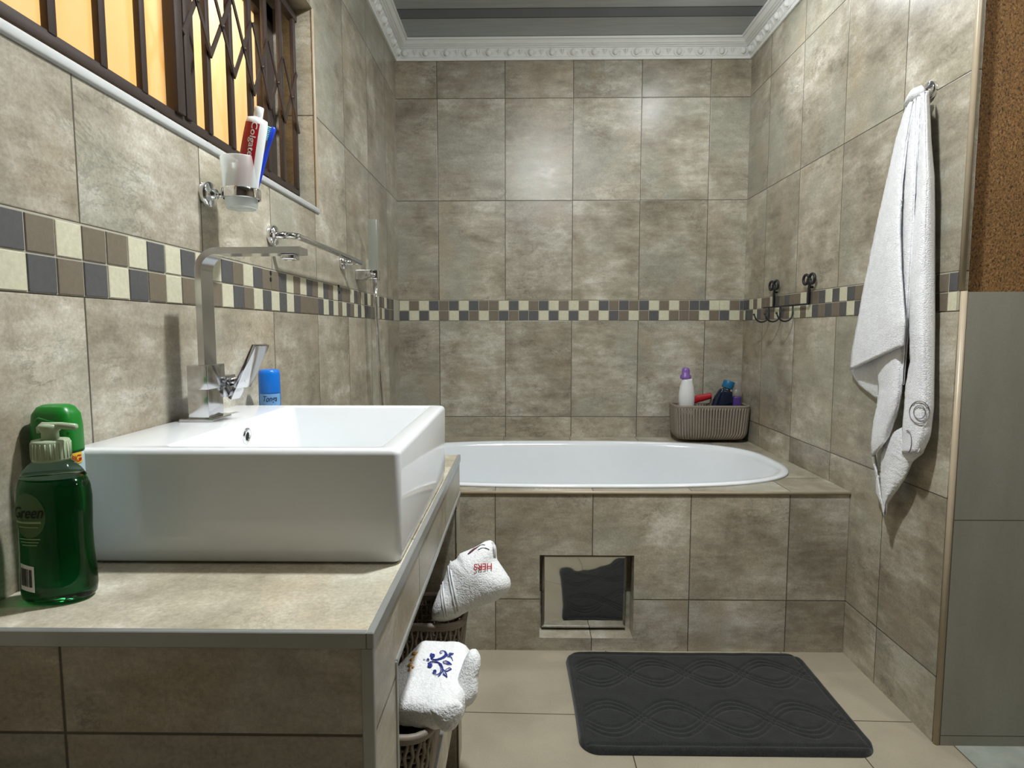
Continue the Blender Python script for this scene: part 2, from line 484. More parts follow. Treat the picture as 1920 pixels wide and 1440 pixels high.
# ------------------------------------------------------------------ mesh helpers
class MB:
    """Collects shapes (world coordinates); build() links them as ONE mesh object."""

    def __init__(self):
        self.v = []; self.f = []; self.mi = []; self.sm = []

    def add(self, vs, fs, mi=0, smooth=True):
        o = len(self.v)
        self.v += [Vector(p) for p in vs]
        for f in fs:
            self.f.append([i + o for i in f]); self.mi.append(mi); self.sm.append(smooth)
        return self

    def box(self, a, b, mi=0):
        x0, y0, z0 = a; x1, y1, z1 = b
        vs = [(x0, y0, z0), (x1, y0, z0), (x1, y1, z0), (x0, y1, z0), (x0, y0, z1), (x1, y0, z1), (x1, y1, z1), (x0, y1, z1)]
        fs = [(0, 3, 2, 1), (4, 5, 6, 7), (0, 1, 5, 4), (1, 2, 6, 5), (2, 3, 7, 6), (3, 0, 4, 7)]
        return self.add(vs, fs, mi, False)

    def bbox(self, a, b, r=0.002, seg=2, mi=0, mat=None):
        bm = bmesh.new()
        bmesh.ops.create_cube(bm, size=1.0)
        for v in bm.verts:
            for i in range(3):
                v.co[i] = (a[i] + b[i]) / 2 + v.co[i] * (b[i] - a[i])
        bmesh.ops.bevel(bm, geom=list(bm.edges), offset=r, segments=seg, affect='EDGES', profile=0.5)
        if mat is not None:
            bm.transform(mat)
        bm.verts.index_update()
        self.add([v.co.copy() for v in bm.verts], [[v.index for v in f.verts] for f in bm.faces], mi, True)
        bm.free()
        return self

    def tube(self, path, r, seg=10, closed=False, mi=0, cap=True, flat=None):
        P = [Vector(p) for p in path]
        n = len(P)
        T = []
        for i in range(n):
            if closed:
                d = P[(i + 1) % n] - P[i - 1]
            else:
                d = P[min(i + 1, n - 1)] - P[max(i - 1, 0)]
            T.append(d.normalized())
        ref = Vector((0, 0, 1)) if abs(T[0].z) < 0.9 else Vector((0, 1, 0))
        N = (ref - T[0] * ref.dot(T[0])).normalized()
        vs = []
        for i in range(n):
            N = (N - T[i] * N.dot(T[i])).normalized()
            B = T[i].cross(N)
            rr = r[i] if isinstance(r, (list, tuple)) else r
            for k in range(seg):
                a = 2 * pi * k / seg
                vs.append(P[i] + N * (cos(a) * rr) + B * (sin(a) * rr * (flat or 1.0)))
        fs = []
        m = n if closed else n - 1
        for i in range(m):
            j = (i + 1) % n
            for k in range(seg):
                k2 = (k + 1) % seg
                fs.append((i * seg + k, i * seg + k2, j * seg + k2, j * seg + k))
        if cap and not closed:
            fs.append(tuple(range(seg))[::-1]); fs.append(tuple((n - 1) * seg + k for k in range(seg)))
        return self.add(vs, fs, mi, True)

    def rings(self, rings, mi=0, cap0=True, cap1=True, smooth=True):
        n = len(rings[0]); vs = []; fs = []
        for r in rings:
            vs += r
        for i in range(len(rings) - 1):
            for k in range(n):
                k2 = (k + 1) % n
                fs.append((i * n + k, i * n + k2, (i + 1) * n + k2, (i + 1) * n + k))
        if cap0: fs.append(tuple(range(n))[::-1])
        if cap1: fs.append(tuple((len(rings) - 1) * n + k for k in range(n)))
        return self.add(vs, fs, mi, smooth)

    def lathe(self, prof, base=(0, 0, 0), seg=32, sx=1.0, sy=1.0, mat=None, mi=0, p=2.0, cap0=True, cap1=True):
        R = []
        for rad, h in prof:
            ring = []
            for k in range(seg):
                a = 2 * pi * k / seg
                c, s = cos(a), sin(a)
                c = math.copysign(abs(c) ** (2 / p), c); s = math.copysign(abs(s) ** (2 / p), s)
                q = Vector((rad * sx * c, rad * sy * s, h))
                if mat is not None: q = mat @ q
                ring.append(q + Vector(base))
            R.append(ring)
        return self.rings(R, mi, cap0, cap1)

    def sphere(self, c, r, seg=16, rg=10, s=(1, 1, 1), mi=0):
        R = []
        for i in range(1, rg):
            a = -pi / 2 + pi * i / rg
            R.append([Vector((c[0] + r * s[0] * cos(a) * cos(2 * pi * k / seg), c[1] + r * s[1] * cos(a) * sin(2 * pi * k / seg),
                              c[2] + r * s[2] * sin(a))) for k in range(seg)])
        return self.rings(R, mi)

    def grid(self, fn, nu, nv, mi=0, closed_u=False):
        vs = [fn(i / (nu if closed_u else nu - 1), j / (nv - 1)) for j in range(nv) for i in range(nu)]
        fs = []
        for j in range(nv - 1):
            for i in range(nu if closed_u else nu - 1):
                i2 = (i + 1) % nu
                fs.append((j * nu + i, j * nu + i2, (j + 1) * nu + i2, (j + 1) * nu + i))
        return self.add(vs, fs, mi, True)

    def build(self, name, mats, parent=None, origin=None, fixn=True):
        off = Vector((0, 0, 0))
        if parent is not None:
            q = parent
            while q is not None:
                off += Vector(q.location); q = q.parent
        org = Vector(origin) if origin is not None else Vector((0, 0, 0))
        if parent is not None: org = Vector((0, 0, 0))
        me = bpy.data.meshes.new(name)
        me.from_pydata([v - off - org for v in self.v], [], self.f)
        if not isinstance(mats, (list, tuple)): mats = [mats]
        for m in mats: me.materials.append(M[m] if isinstance(m, str) else m)
        me.polygons.foreach_set('material_index', self.mi)
        me.polygons.foreach_set('use_smooth', self.sm)
        me.update()
        if fixn:
            bm = bmesh.new(); bm.from_mesh(me)
            bmesh.ops.recalc_face_normals(bm, faces=bm.faces)
            bm.to_mesh(me); bm.free()
        o = bpy.data.objects.new(name, me)
        COL.objects.link(o)
        if parent is not None: o.parent = parent
        elif origin is not None: o.location = org
        return o


def sharp(o, ang=35):
    me = o.data
    bm = bmesh.new(); bm.from_mesh(me)
    for e in bm.edges:
        if len(e.link_faces) == 2 and e.calc_face_angle(0) > math.radians(ang): e.smooth = False
    bm.to_mesh(me); bm.free()
    return o


def thing(name, label, cat, loc=(0, 0, 0), group=None):
    o = bpy.data.objects.new(name, None)
    o.empty_display_size = 0.05
    COL.objects.link(o)
    o.location = loc
    return tag(o, label, cat, group)


def tag(o, label, cat, group=None):
    o['label'] = label; o['category'] = cat
    if group: o['group'] = group
    return o


def struct(o, label=None, cat=None):
    o['kind'] = 'structure'
    if label: o['label'] = label
    if cat: o['category'] = cat
    return o


def text_geo(s, size=1.0, shear=0.0, depth=0.0, spacing=1.0):
    """Triangulated lettering in local 2D: (verts, faces), centred, cap height about `size`."""
    cu = bpy.data.curves.new('t', 'FONT')
    cu.body = s; cu.size = 1.0; cu.shear = shear; cu.align_x = 'CENTER'; cu.align_y = 'CENTER'
    cu.space_character = spacing; cu.resolution_u = 4; cu.offset = 0.012
    ob = bpy.data.objects.new('t', cu)
    COL.objects.link(ob)
    dg = bpy.context.evaluated_depsgraph_get()
    me = bpy.data.meshes.new_from_object(ob.evaluated_get(dg))
    vs = [(v.co.x, v.co.y) for v in me.vertices]
    fs = [tuple(p.vertices) for p in me.polygons]
    bpy.data.objects.remove(ob, do_unlink=True); bpy.data.curves.remove(cu); bpy.data.meshes.remove(me)
    xs = [v[0] for v in vs]; ys = [v[1] for v in vs]
    cx, cy = (min(xs) + max(xs)) / 2, (min(ys) + max(ys)) / 2
    hh = max(ys) - min(ys)
    k = size / hh
    return [((x - cx) * k, (y - cy) * k) for x, y in vs], fs


def rrect(cx, cy, hx, hy, r, z, n=8):
    pts = []
    for qx, qy, a0 in ((1, 1, 0), (-1, 1, pi / 2), (-1, -1, pi), (1, -1, 3 * pi / 2)):
        for i in range(n + 1):
            a = a0 + pi / 2 * i / n
            pts.append(Vector((cx + qx * (hx - r) + r * cos(a), cy + qy * (hy - r) + r * sin(a), z)))
    return pts


def at(x, y, ax, val):
    """The point on the plane (x, y or z = val) that a pixel of the 1920x1440 photograph looks at."""
    d = RIGHT * ((x - 960) / F_PX) + FWD - UP * ((y - 720) / F_PX)
    i = 'xyz'.index(ax)
    return CAM + d * ((val - CAM[i]) / d[i])


# ================================================================== SETTING
b = MB(); b.box((-0.80, -1.35, -0.06), (2.75, 3.25, 0.0))
struct(b.build('floor', 'floor'), 'beige ceramic tiled floor with dark joints', 'floor')
b = MB(); b.box((-0.80, -1.35, CEIL), (2.75, 3.25, CEIL + 0.06))
struct(b.build('ceiling', 'ceiling'), 'dark grey boarded ceiling', 'ceiling')
b = MB(); b.box((XL, YB, 0.0), (XR + 0.15, YB + 0.12, CEIL))
struct(b.build('wall_back', 'tile_back'), 'beige stone tiled wall behind the bath', 'wall')

# left wall with the window opening
WY0, WY1, WZ0, WZ1 = 0.30, 1.873, 1.447, 2.033
XO = XL - 0.19
b = MB()
b.box((XO, -1.25, 0), (XL, WY0, CEIL)); b.box((XO, WY1, 0), (XL, YB, CEIL))
b.box((XO, WY0, 0), (XL, WY1, WZ0)); b.box((XO, WY0, WZ1), (XL, WY1, CEIL))
struct(b.build('wall_left', 'tile_left'), 'beige stone tiled wall with the barred window', 'wall')

# right wall and the stub it ends in
b = MB(); b.box((XR, YE + 0.003, 0), (XR + 0.02, YB, CEIL))
struct(b.build('wall_right', 'tile_right'), 'beige stone tiled wall on the right of the bath', 'wall')
b = MB(); b.box((XR + 0.02, YE + 0.030, 0), (2.60, YE + 0.14, CEIL))
struct(b.build('wall_front', 'cork'), 'speckled brown coated wall above grey tiles', 'wall')
b = MB(); b.box((XR + 0.012, YE - 0.012, 0), (2.60, YE + 0.030, 1.195))
struct(b.build('trim_1', 'grey_tile'), 'plain grey tile dado below the brown wall', 'wall tiling')
b = MB(); b.box((XO, -1.35, 0), (2.70, -1.25, CEIL)); 
struct(b.build('wall_rear', 'dark_wall'))
b = MB(); b.box((2.60, -1.25, 0), (2.70, YE + 0.14, CEIL))
struct(b.build('wall_outer', 'paint_wall'))

# tile edge trims at the corner of the right wall
b = MB()
b.tube([(XR + 0.006, YE - 0.005, 0.0), (XR + 0.006, YE - 0.005, 1.197)], 0.0075, 12)
struct(b.build('trim_2', 'beige_trim'))
b = MB()
b.tube([(XR + 0.005, YE + 0.004, 1.200), (XR + 0.005, YE + 0.004, CEIL)], 0.0075, 12)
struct(b.build('trim_3', 'beige_trim'))
b = MB()
rnd = random.Random(3)
pts0 = []; pts1 = []
nn = 60
vs = []; fs = []
for i in range(nn):
    z = 1.197 + (CEIL - 1.198) * i / (nn - 1)
    j = rnd.uniform(-0.0015, 0.002)
    vs += [(XR + 0.012, YE + 0.031, z), (XR + 0.013, YE + 0.020, z), (XR + 0.033 + j, YE + 0.022, z), (XR + 0.037 + j, YE + 0.031, z)]
for i in range(nn - 1):
    for k in range(4):
        k2 = (k + 1) % 4
        fs.append((i * 4 + k, i * 4 + k2, i * 4 + 4 + k2, i * 4 + 4 + k))
b.add(vs, fs)
struct(b.build('trim_4', 'cement'))

# mosaic bands
PITCH = 0.0497
TOP_L = "DBCBBCDCDCC" + "DBCDBBDCBCDBCDBCDBBCDBCDCBCCDBCDBD"
BOT_L = "CDBDCDBCBDBCDBCDCDCDBBBDCDCBCDBCDCDDBDCBCDDBD"
TOP_B = "CBCDBDCDBBCDCBDCBCBCDBDBDCBCBDDCCBD"
BOT_B = "DCDCBCDBCBDBDDCDCDCBCDBCBDCBBBCBDCBD"
TOP_R = "DDCBCBBCDBDBBCDBDCDCDBDCDBDBCBDC"
BOT_R = "CDDCDBDBCDBCCBCDBDBDCDBDCBDDCBCD"
KIND = {'D': 1, 'B': 2, 'C': 3}


def mosaic(name, p0, du, nrm, lo, hi, start, top, bot, label):
    """Two rows of small square tiles along du from start, clipped to lo..hi."""
    b = MB()
    p0 = Vector(p0); du = Vector(du); nrm = Vector(nrm); up = Vector((0, 0, 1))
    a0 = p0 + du * lo; a1 = p0 + du * hi

    def slab(u0, u1, z0, z1, t0, t1, mi, bev):
        q = []
        for (t, k) in ((t0, 0.0), (t1 - bev, 0.0), (t1, bev)):
            q.append([p0 + du * (u0 + k) + nrm * t + up * (z0 + k), p0 + du * (u1 - k) + nrm * t + up * (z0 + k),
                      p0 + du * (u1 - k) + nrm * t + up * (z1 - k), p0 + du * (u0 + k) + nrm * t + up * (z1 - k)])
        b.rings(q, mi, smooth=False)
    slab(lo, hi, ZMB, ZMT, -0.002, 0.0006, 0, 0.0)
    rn = random.Random(hash(len(top)) % 97)
    for row, seq in ((0, bot), (1, top)):
        z0 = ZMB + 0.0012 + row * 0.0497
        for i, ch in enumerate(seq):
            u0 = start + i * PITCH + 0.0012; u1 = u0 + PITCH - 0.0030
            if u1 <= lo or u0 >= hi: continue
            u0 = max(u0, lo); u1 = min(u1, hi)
            if u1 - u0 < 0.004: continue
            j = rn.uniform(-0.0006, 0.0006)
            slab(u0 + j, u1 + j * 0.3, z0 + j * .5, z0 + 0.0464 + j * .5, 0.0002, 0.0024, KIND[ch], 0.0008)
    return struct(b.build(name, ['grout', 'mos_dark', 'mos_brown', 'mos_cream']), label, 'mosaic band')


pre = "CDBDCBDCDBBCDCBDBCDBDCBDCB"
mosaic('trim_5', (XL, 0, 0), (0, 1, 0), (1, 0, 0), -1.24, YB - 0.001, 0.7587 - PITCH * (1 + len(pre)), pre + TOP_L, pre[::-1] + BOT_L,
       'mosaic band of slate, brown and cream squares along the left wall')
mosaic('trim_6', (0, YB, 0), (1, 0, 0), (0, -1, 0), XL + 0.003, XR - 0.003, XL + 0.001, TOP_B, BOT_B,
       'mosaic band of slate, brown and cream squares on the back wall')
mosaic('trim_7', (XR, YB, 0), (0, -1, 0), (-1, 0, 0), 0.003, YB - YE - 0.010, -0.022, TOP_R, BOT_R,
       'mosaic band of slate, brown and cream squares on the right wall')


# plaster cornice with an egg pattern
def cornice(name, a, e, inward, label, mitre0=0.0, mitre1=0.0):
    a = Vector(a); e = Vector(e); n = Vector(inward); d = (e - a).normalized(); L = (e - a).length
    prof = [(0.0, 2.392), (0.010, 2.390), (0.013, 2.395), (0.014, 2.400), (0.018, 2.4035), (0.020, 2.412), (0.024, 2.426), (0.031, 2.436),
            (0.038, 2.4355), (0.034, 2.4395), (0.040, 2.4415), (0.047, 2.4415), (0.042, 2.4460), (0.050, 2.4480), (0.055, 2.4480), (0.051, 2.4520), (0.058, 2.4555),
            (0.066, 2.4600), (0.074, 2.4600), (0.075, 2.4695), (0.0, 2.4695)]
    b = MB()
    R = []
    for t in (0, 1):
        ring = []
        for o, z in prof:
            u = (o * mitre0) if t == 0 else (L - o * mitre1)
            ring.append(a + d * u + n * o + Vector((0, 0, z)))
        R.append(ring)
    b.rings(R, smooth=False)
    k = int(L / 0.0985)
    st = L / k
    slope = Vector(n * 0.018 + Vector((0, 0, 0.031))).normalized()
    outn = (n * 0.031 - Vector((0, 0, 0.018))).normalized()
    for i in range(k):
        c = a + d * ((i + 0.5) * st) + n * 0.0225 + Vector((0, 0, 2.4195))
        rg = []
        for q in range(1, 6):
            ph = pi / 2 * q / 5
            rg.append([c + d * (0.0135 * sin(ph) * cos(2 * pi * s / 14)) + slope * (0.0160 * sin(ph) * sin(2 * pi * s / 14)) +
                       outn * (0.018 * cos(ph)) for s in range(14)])
        b.rings(rg, cap1=False)
        arc = [c + d * (0.0235 * cos(t)) + slope * (0.004 + 0.0215 * sin(t)) + outn * 0.003 for t in
               [pi + pi * s / 12 for s in range(13)]]
        b.tube(arc, 0.0042, 8)
        dd = a + d * ((i + 1.0) * st) + n * 0.0225 + Vector((0, 0, 2.4195))
        if i < k - 1:
            b.tube([dd + slope * 0.014 + outn * 0.001, dd - slope * 0.013 + outn * 0.001], [0.0060, 0.0022], 8)
            for sg in (-1, 1):
                b.tube([dd + d * (sg * 0.010) + slope * 0.012 + outn * 0.001, dd + d * (sg * 0.004) - slope * 0.008 + outn * 0.001], [0.003, 0.0012], 6)
    return struct(sharp(b.build(name, 'cornice'), 40), label, 'cornice')


cornice('trim_8', (XL, YB, 0), (XR, YB, 0), (0, -1, 0), 'white plaster cornice with egg pattern over the back wall', 1, 1)
cornice('trim_9', (XL, -1.25, 0), (XL, YB, 0), (1, 0, 0), 'white plaster cornice with egg pattern along the left wall', 0, 1)
cornice('trim_10', (XR, YE, 0), (XR, YB, 0), (-1, 0, 0), 'white plaster cornice with egg pattern along the right wall', 0, 1)

# ------------------------------------------------------------------ window
win = bpy.data.objects.new('window_1', None); COL.objects.link(win)
win.location = (XL - 0.13, 1.08, WZ0)
struct(win, 'frosted window in the left wall, lit orange from outside', 'window')
XG = -0.745
b = MB()
for y0, y1 in ((WY0, WY0 + 0.05), (1.335, 1.415), (1.795, WY1)):
    b.bbox((XG - 0.03, y0, WZ0), (XG + 0.02, y1, WZ1), 0.004)
b.bbox((XG - 0.03, WY0, WZ0), (XG + 0.02, WY1, WZ0 + 0.018), 0.004)
b.bbox((XG - 0.03, WY0, WZ1 - 0.05), (XG + 0.02, WY1, WZ1), 0.004)
b.bbox((XG + 0.018, 1.370, WZ0), (XG + 0.028, 1.380, WZ1), 0.002)
sharp(b.build('window_frame', 'frame_brown', win))
for y0, y1 in ((WY0 + 0.05, 1.335), (1.415, 1.795)):
    b = MB(); b.box((XG - 0.008, y0, WZ0 + 0.018), (XG - 0.004, y1, WZ1 - 0.05))
    b.build('pane', 'frosted_pane', win)
b = MB()
b.bbox((XL - 0.020, WY0 - 0.01, WZ0 + 0.0005), (XL + 0.0055, WY1 + 0.010, WZ0 + 0.018), 0.005, 3)
struct(b.build('trim_11', 'white_pvc'), 'white plastic edge strip under the window', 'trim')
b = MB()
b.bbox((XL - 0.004, WY1 - 0.004, WZ0 + 0.004), (XL + 0.004, WY1 + 0.006, WZ1), 0.003, 2)
struct(b.build('trim_12', 'beige_trim'))

# steel security grille with a scissor lattice part
XS = -0.665
gr = thing('security_grille', 'dark brown steel security grille with scissor lattice inside the window opening', 'security grille', (XS, 1.1, WZ0))
b = MB()
b.bbox((XS - 0.012, WY0, 1.500), (XS + 0.004, WY1, 1.519), 0.002); sharp(b.build('bottom_rail', 'grille_paint', gr))
b = MB()
b.bbox((XS - 0.012, WY0, 1.995), (XS + 0.010, WY1, 2.018), 0.002); sharp(b.build('top_rail', 'grille_paint', gr))
for y in (0.48, 0.586, 0.693, 0.799, 0.897, 1.005, 1.112):
    b = MB(); b.bbox((XS - 0.006, y - 0.0085, 1.516), (XS + 0.006, y + 0.0085, 1.996), 0.002); sharp(b.build('bar', 'grille_paint', gr))
b = MB(); b.bbox((XS - 0.012, 1.205, 1.516), (XS + 0.012, 1.232, 1.996), 0.002)
b.bbox((XS - 0.010, 1.240, 1.516), (XS + 0.010, 1.262, 1.996), 0.002)
sharp(b.build('meeting_post', 'grille_paint', gr))
LY = [1.340, 1.447, 1.552, 1.648, 1.750, 1.853]
for y in LY:
    b = MB(); b.bbox((XS - 0.004, y - 0.0085, 1.516), (XS + 0.008, y + 0.0085, 1.996), 0.002); sharp(b.build('bar', 'grille_paint', gr))
for y in (0.60, 1.15, 1.34, 1.65):
    b = MB(); b.bbox((XS - 0.006, y - 0.008, WZ0 + 0.0005), (XS + 0.003, y + 0.008, 1.501), 0.002); sharp(b.build('foot', 'grille_paint', gr))
b = MB()
zz = [(1.675, 1.8435)]
ys = [1.235] + LY
for k in range(len(ys) - 1):
    for (za, zb, ox) in ((1.675, 1.8435, 0.011), (1.8435, 1.675, 0.014)):
        p = Vector((XS + ox, ys[k], za)); q = Vector((XS + ox, ys[k + 1], zb))
        dv = (q - p); dn = Vector((0, -dv.z, dv.y)).normalized() * 0.0055; th = Vector((0.0015, 0, 0))
        R = [[p - dn - th, p + dn - th, p + dn + th, p - dn + th], [q - dn - th, q + dn - th, q + dn + th, q - dn + th]]
        b.rings(R, smooth=False)
    b.tube([(XS + 0.007, (ys[k] + ys[k + 1]) / 2, 1.7592), (XS + 0.019, (ys[k] + ys[k + 1]) / 2, 1.7592)], 0.0035, 10)
b.build('scissor_lattice', 'grille_paint', gr)

# ------------------------------------------------------------------ ceiling lamps (just above the frame)
for i, (lx, ly, pw, pa) in enumerate(LAMPS):
    lp = thing('ceiling_lamp', ['round ceiling lamp above the wash basin side', 'round ceiling lamp above the bath'][i],
               'ceiling lamp', (lx, ly, CEIL), 'round ceiling lamps')
    b = MB(); b.lathe([(0.075, 0.0), (0.075, -0.012), (0.066, -0.020), (0.060, -0.016)], (lx, ly, CEIL), 32)
    b.build('housing', 'white_plastic', lp)
    b = MB(); b.lathe([(0.060, -0.017), (0.045, -0.023), (0.02, -0.026)], (lx, ly, CEIL), 32)
    b.build('diffuser', 'lamp', lp)

# ================================================================== BATH
# tiled surround: front wall with access recess, deck with the oval cut-out
TCX, TCY, TA, TB = 0.215, 2.499, 0.822, 0.432


def superell(a, bb, z, n=128, e=3.0, cx=TCX, cy=TCY, dx=0.0):
    out = []
    for k in range(n):
        t = 2 * pi * k / n
        c, s = cos(t), sin(t)
        out.append(Vector((cx + dx + a * math.copysign(abs(c) ** (2 / e), c), cy + bb * math.copysign(abs(s) ** (2 / e), s), z)))
    return out


RX0, RX1, RZ0, RZ1 = 0.063, 0.384, 0.045, 0.338
sur = thing('bath_surround', 'beige tiled bath surround with a square access recess in its front', 'bath surround', (0.25, 2.5, 0))
b = MB()
b.box((XL + 0.0015, YDF, 0), (RX0, YDF + 0.08, ZDECK - 0.012)); b.box((RX1, YDF, 0), (XR - 0.0015, YDF + 0.08, ZDECK - 0.012))
b.box((RX0, YDF, 0), (RX1, YDF + 0.08, RZ0)); b.box((RX0, YDF, RZ1), (RX1, YDF + 0.08, ZDECK - 0.012))
b.box((RX0, YDF + 0.07, RZ0), (RX1, YDF + 0.08, RZ1))
b.build('front_panel', 'tile_tub', sur)
b = MB()
inner = superell(TA - 0.014, TB - 0.014, ZDECK)
outer = []
x0, x1, y0, y1 = XL + 0.0015, XR - 0.0015, YDF - 0.004, YB - 0.0015
for p in inner:
    d = p - Vector((TCX, TCY, ZDECK))
    ts = []
    if d.x > 1e-9: ts.append((x1 - TCX) / d.x)
    if d.x < -1e-9: ts.append((x0 - TCX) / d.x)
    if d.y > 1e-9: ts.append((y1 - TCY) / d.y)
    if d.y < -1e-9: ts.append((y0 - TCY) / d.y)
    outer.append(Vector((TCX, TCY, ZDECK)) + d * min(ts))
for corner in ((x0, y0), (x1, y0), (x1, y1), (x0, y1)):      # snap the nearest sample to each corner
    q = Vector((corner[0], corner[1], ZDECK))
    i = min(range(len(outer)), key=lambda k: (outer[k] - q).length)
    outer[i] = q
dn = Vector((0, 0, -0.012))
b.rings([[p + dn for p in inner], inner, outer, [p + dn for p in outer]], cap0=False, cap1=False, smooth=False)
n0 = len(inner)
b.rings([[p + dn for p in outer], [p + dn for p in inner]], cap0=False, cap1=False, smooth=False)
b.build('deck', 'tile_tub', sur)
b = MB(); b.tube([(XL + 0.002, YDF - 0.002, ZDECK - 0.006), (XR - 0.002, YDF - 0.002, ZDECK - 0.006)], 0.0062, 10)
b.build('edge_strip', 'beige_trim', sur)

# the bath itself
b = MB()
R = [superell(TA - 0.012, TB - 0.012, ZDECK - 0.0), superell(TA - 0.001, TB - 0.001, ZDECK + 0.0005), superell(TA, TB, ZDECK + 0.006),
     superell(TA - 0.005, TB - 0.005, ZDECK + 0.0105), superell(TA - 0.024, TB - 0.024, ZDECK + 0.011),
     superell(TA - 0.034, TB - 0.034, ZDECK + 0.006), superell(TA - 0.040, TB - 0.040, ZDECK - 0.010),
     superell(TA - 0.060, TB - 0.055, ZDECK - 0.10), superell(TA - 0.095, TB - 0.075, ZDECK - 0.24),
     superell(TA - 0.140, TB - 0.100, ZDECK - 0.35), superell(TA - 0.185, TB - 0.135, ZDECK - 0.40, e=2.7),
     superell(TA - 0.25, TB - 0.20, ZDECK - 0.415, e=2.5), superell(0.2, 0.08, ZDECK - 0.42, e=2.2)]
b.rings(R, cap0=False)
tub = b.build('bathtub', 'tub_white', origin=(TCX, TCY, ZDECK))
tag(tub, 'white oval bathtub set into the tiled surround', 'bathtub')
b = MB(); b.lathe([(0.028, 0), (0.028, 0.003), (0.02, 0.004)], (TCX, TCY, ZDECK - 0.419), 24)
dr = b.build('drain', 'chrome', tub)

# polished access plate standing in the recess, a little dented and leaning out
b = MB()


def plate(u, v):
    x = RX0 + 0.010 + u * (RX1 - RX0 - 0.028); z = RZ0 + 0.012 + v * (RZ1 - RZ0 - 0.022)
    bul = 0.0045 * sin(pi * u) * sin(pi * v) + 0.0012 * sin(5.0 * u + 2.0 * v)
    return Vector((x, YDF + 0.056 - 0.020 * v - bul, z))


b.grid(plate, 26, 26)
ap = b.build('access_plate', 'mirror', origin=((RX0 + RX1) / 2, YDF + 0.05, RZ0), fixn=False)
sm = ap.modifiers.new('s', 'SOLIDIFY'); sm.thickness = 0.003; sm.offset = 1
tag(ap, 'polished metal access plate in the recess of the bath front, mirroring the dark mat', 'access panel')

# ================================================================== VANITY
VX1, VY0, VY1, VZ = -0.1555, 0.615, 1.535, 0.786
van = thing('vanity_unit', 'beige tiled vanity counter with grey edge strips and open shelf under the white basin', 'vanity', (-0.38, 1.08, 0))
b = MB(); b.box((XL + 0.001, VY0 + 0.003, VZ - 0.016), (VX1 - 0.003, VY1, VZ)); b.build('countertop', 'tile_counter', van)
b = MB(); b.box((VX1 - 0.08, VY0 + 0.012, 0.690), (VX1 - 0.001, VY1, VZ - 0.0162))
b.build('apron', 'tile_vanity', van)
b = MB(); b.box((XL + 0.001, VY0 + 0.005, 0), (VX1 - 0.001, VY0 + 0.12, 0.690)); b.box((XL + 0.001, VY0 + 0.005, 0.690), (VX1 - 0.001, VY0 + 0.012, VZ - 0.0162)); b.build('near_pier', 'tile_vanity', van)
b = MB(); b.box((XL + 0.001, VY1 - 0.075, 0), (VX1 - 0.001, VY1 - 0.001, 0.690)); b.build('far_pier', 'tile_vanity', van)
b = MB(); b.box((XL + 0.001, VY0 + 0.12, 0.195), (VX1 - 0.001, VY1 - 0.075, 0.303)); b.build('shelf', 'tile_vanity', van)
b = MB()
b.bbox((XL + 0.001, VY0 - 0.002, VZ - 0.0165), (VX1 - 0.0061, VY0 + 0.006, VZ + 0.0012), 0.001, 1)
b.bbox((VX1 - 0.006, VY0 - 0.002, VZ - 0.0165), (VX1 + 0.002, VY1, VZ + 0.0012), 0.001, 1)
b.bbox((VX1 - 0.0125, VY0 - 0.0005, 0.0), (VX1 + 0.001, VY0 + 0.008, VZ - 0.0165), 0.001, 1)
b.bbox((VX1 - 0.006, VY0 + 0.118, 0.684), (VX1 + 0.0015, VY1, 0.692), 0.001, 1)
b.bbox((VX1 - 0.006, VY0 + 0.115, 0.0), (VX1 + 0.0012, VY0 + 0.122, 0.690), 0.001, 1)
b.bbox((VX1 - 0.006, VY0 + 0.122, 0.295), (VX1 + 0.0015, VY1 - 0.075, 0.304), 0.001, 1)
sharp(b.build('edge_strips', 'steel_trim', van))

# basin
BX0, BX1, BY0, BY1, BZ0, BZ1 = XL + 0.002, -0.160, 0.800, 1.287, VZ + 0.001, 0.9435
bcx, bcy = (BX0 + BX1) / 2, (BY0 + BY1) / 2
hx, hy = (BX1 - BX0) / 2, (BY1 - BY0) / 2
ix0, ix1, iy0, iy1 = -0.487, BX1 - 0.030, BY0 + 0.022, BY1 - 0.014
icx, icy, ihx, ihy = (ix0 + ix1) / 2, (iy0 + iy1) / 2, (ix1 - ix0) / 2, (iy1 - iy0) / 2
bas = thing('wash_basin', 'white rectangular countertop wash basin standing on the tiled vanity', 'basin', (bcx, bcy, BZ0))
b = MB()
R = [rrect(bcx, bcy, hx - 0.008, hy - 0.008, 0.008, BZ0), rrect(bcx, bcy, hx - 0.003, hy - 0.003, 0.009, BZ0 + 0.004),
     rrect(bcx, bcy, hx - 0.001, hy - 0.001, 0.010, BZ0 + 0.02),
     rrect(bcx, bcy, hx, hy, 0.010, BZ1 - 0.008), rrect(bcx, bcy, hx - 0.0015, hy - 0.0015, 0.010, BZ1 - 0.0035),
     rrect(bcx, bcy, hx - 0.0045, hy - 0.0045, 0.009, BZ1 - 0.0008),
     rrect(bcx, bcy, hx - 0.008, hy - 0.008, 0.008, BZ1),
     rrect(icx, icy, ihx + 0.003, ihy + 0.003, 0.014, BZ1), rrect(icx, icy, ihx, ihy, 0.013, BZ1 - 0.001),
     rrect(icx, icy, ihx - 0.003, ihy - 0.003, 0.013, BZ1 - 0.005), rrect(icx, icy, ihx - 0.012, ihy - 0.012, 0.02, BZ1 - 0.085),
     rrect(icx, icy, ihx - 0.020, ihy - 0.020, 0.025, BZ1 - 0.104), rrect(icx, icy, ihx - 0.040, ihy - 0.040, 0.03, BZ1 - 0.112),
     rrect(icx, icy, 0.03, 0.03, 0.02, BZ1 - 0.118)]
b.rings(R)
sharp(b.build('bowl', 'white_glaze', bas), 75)
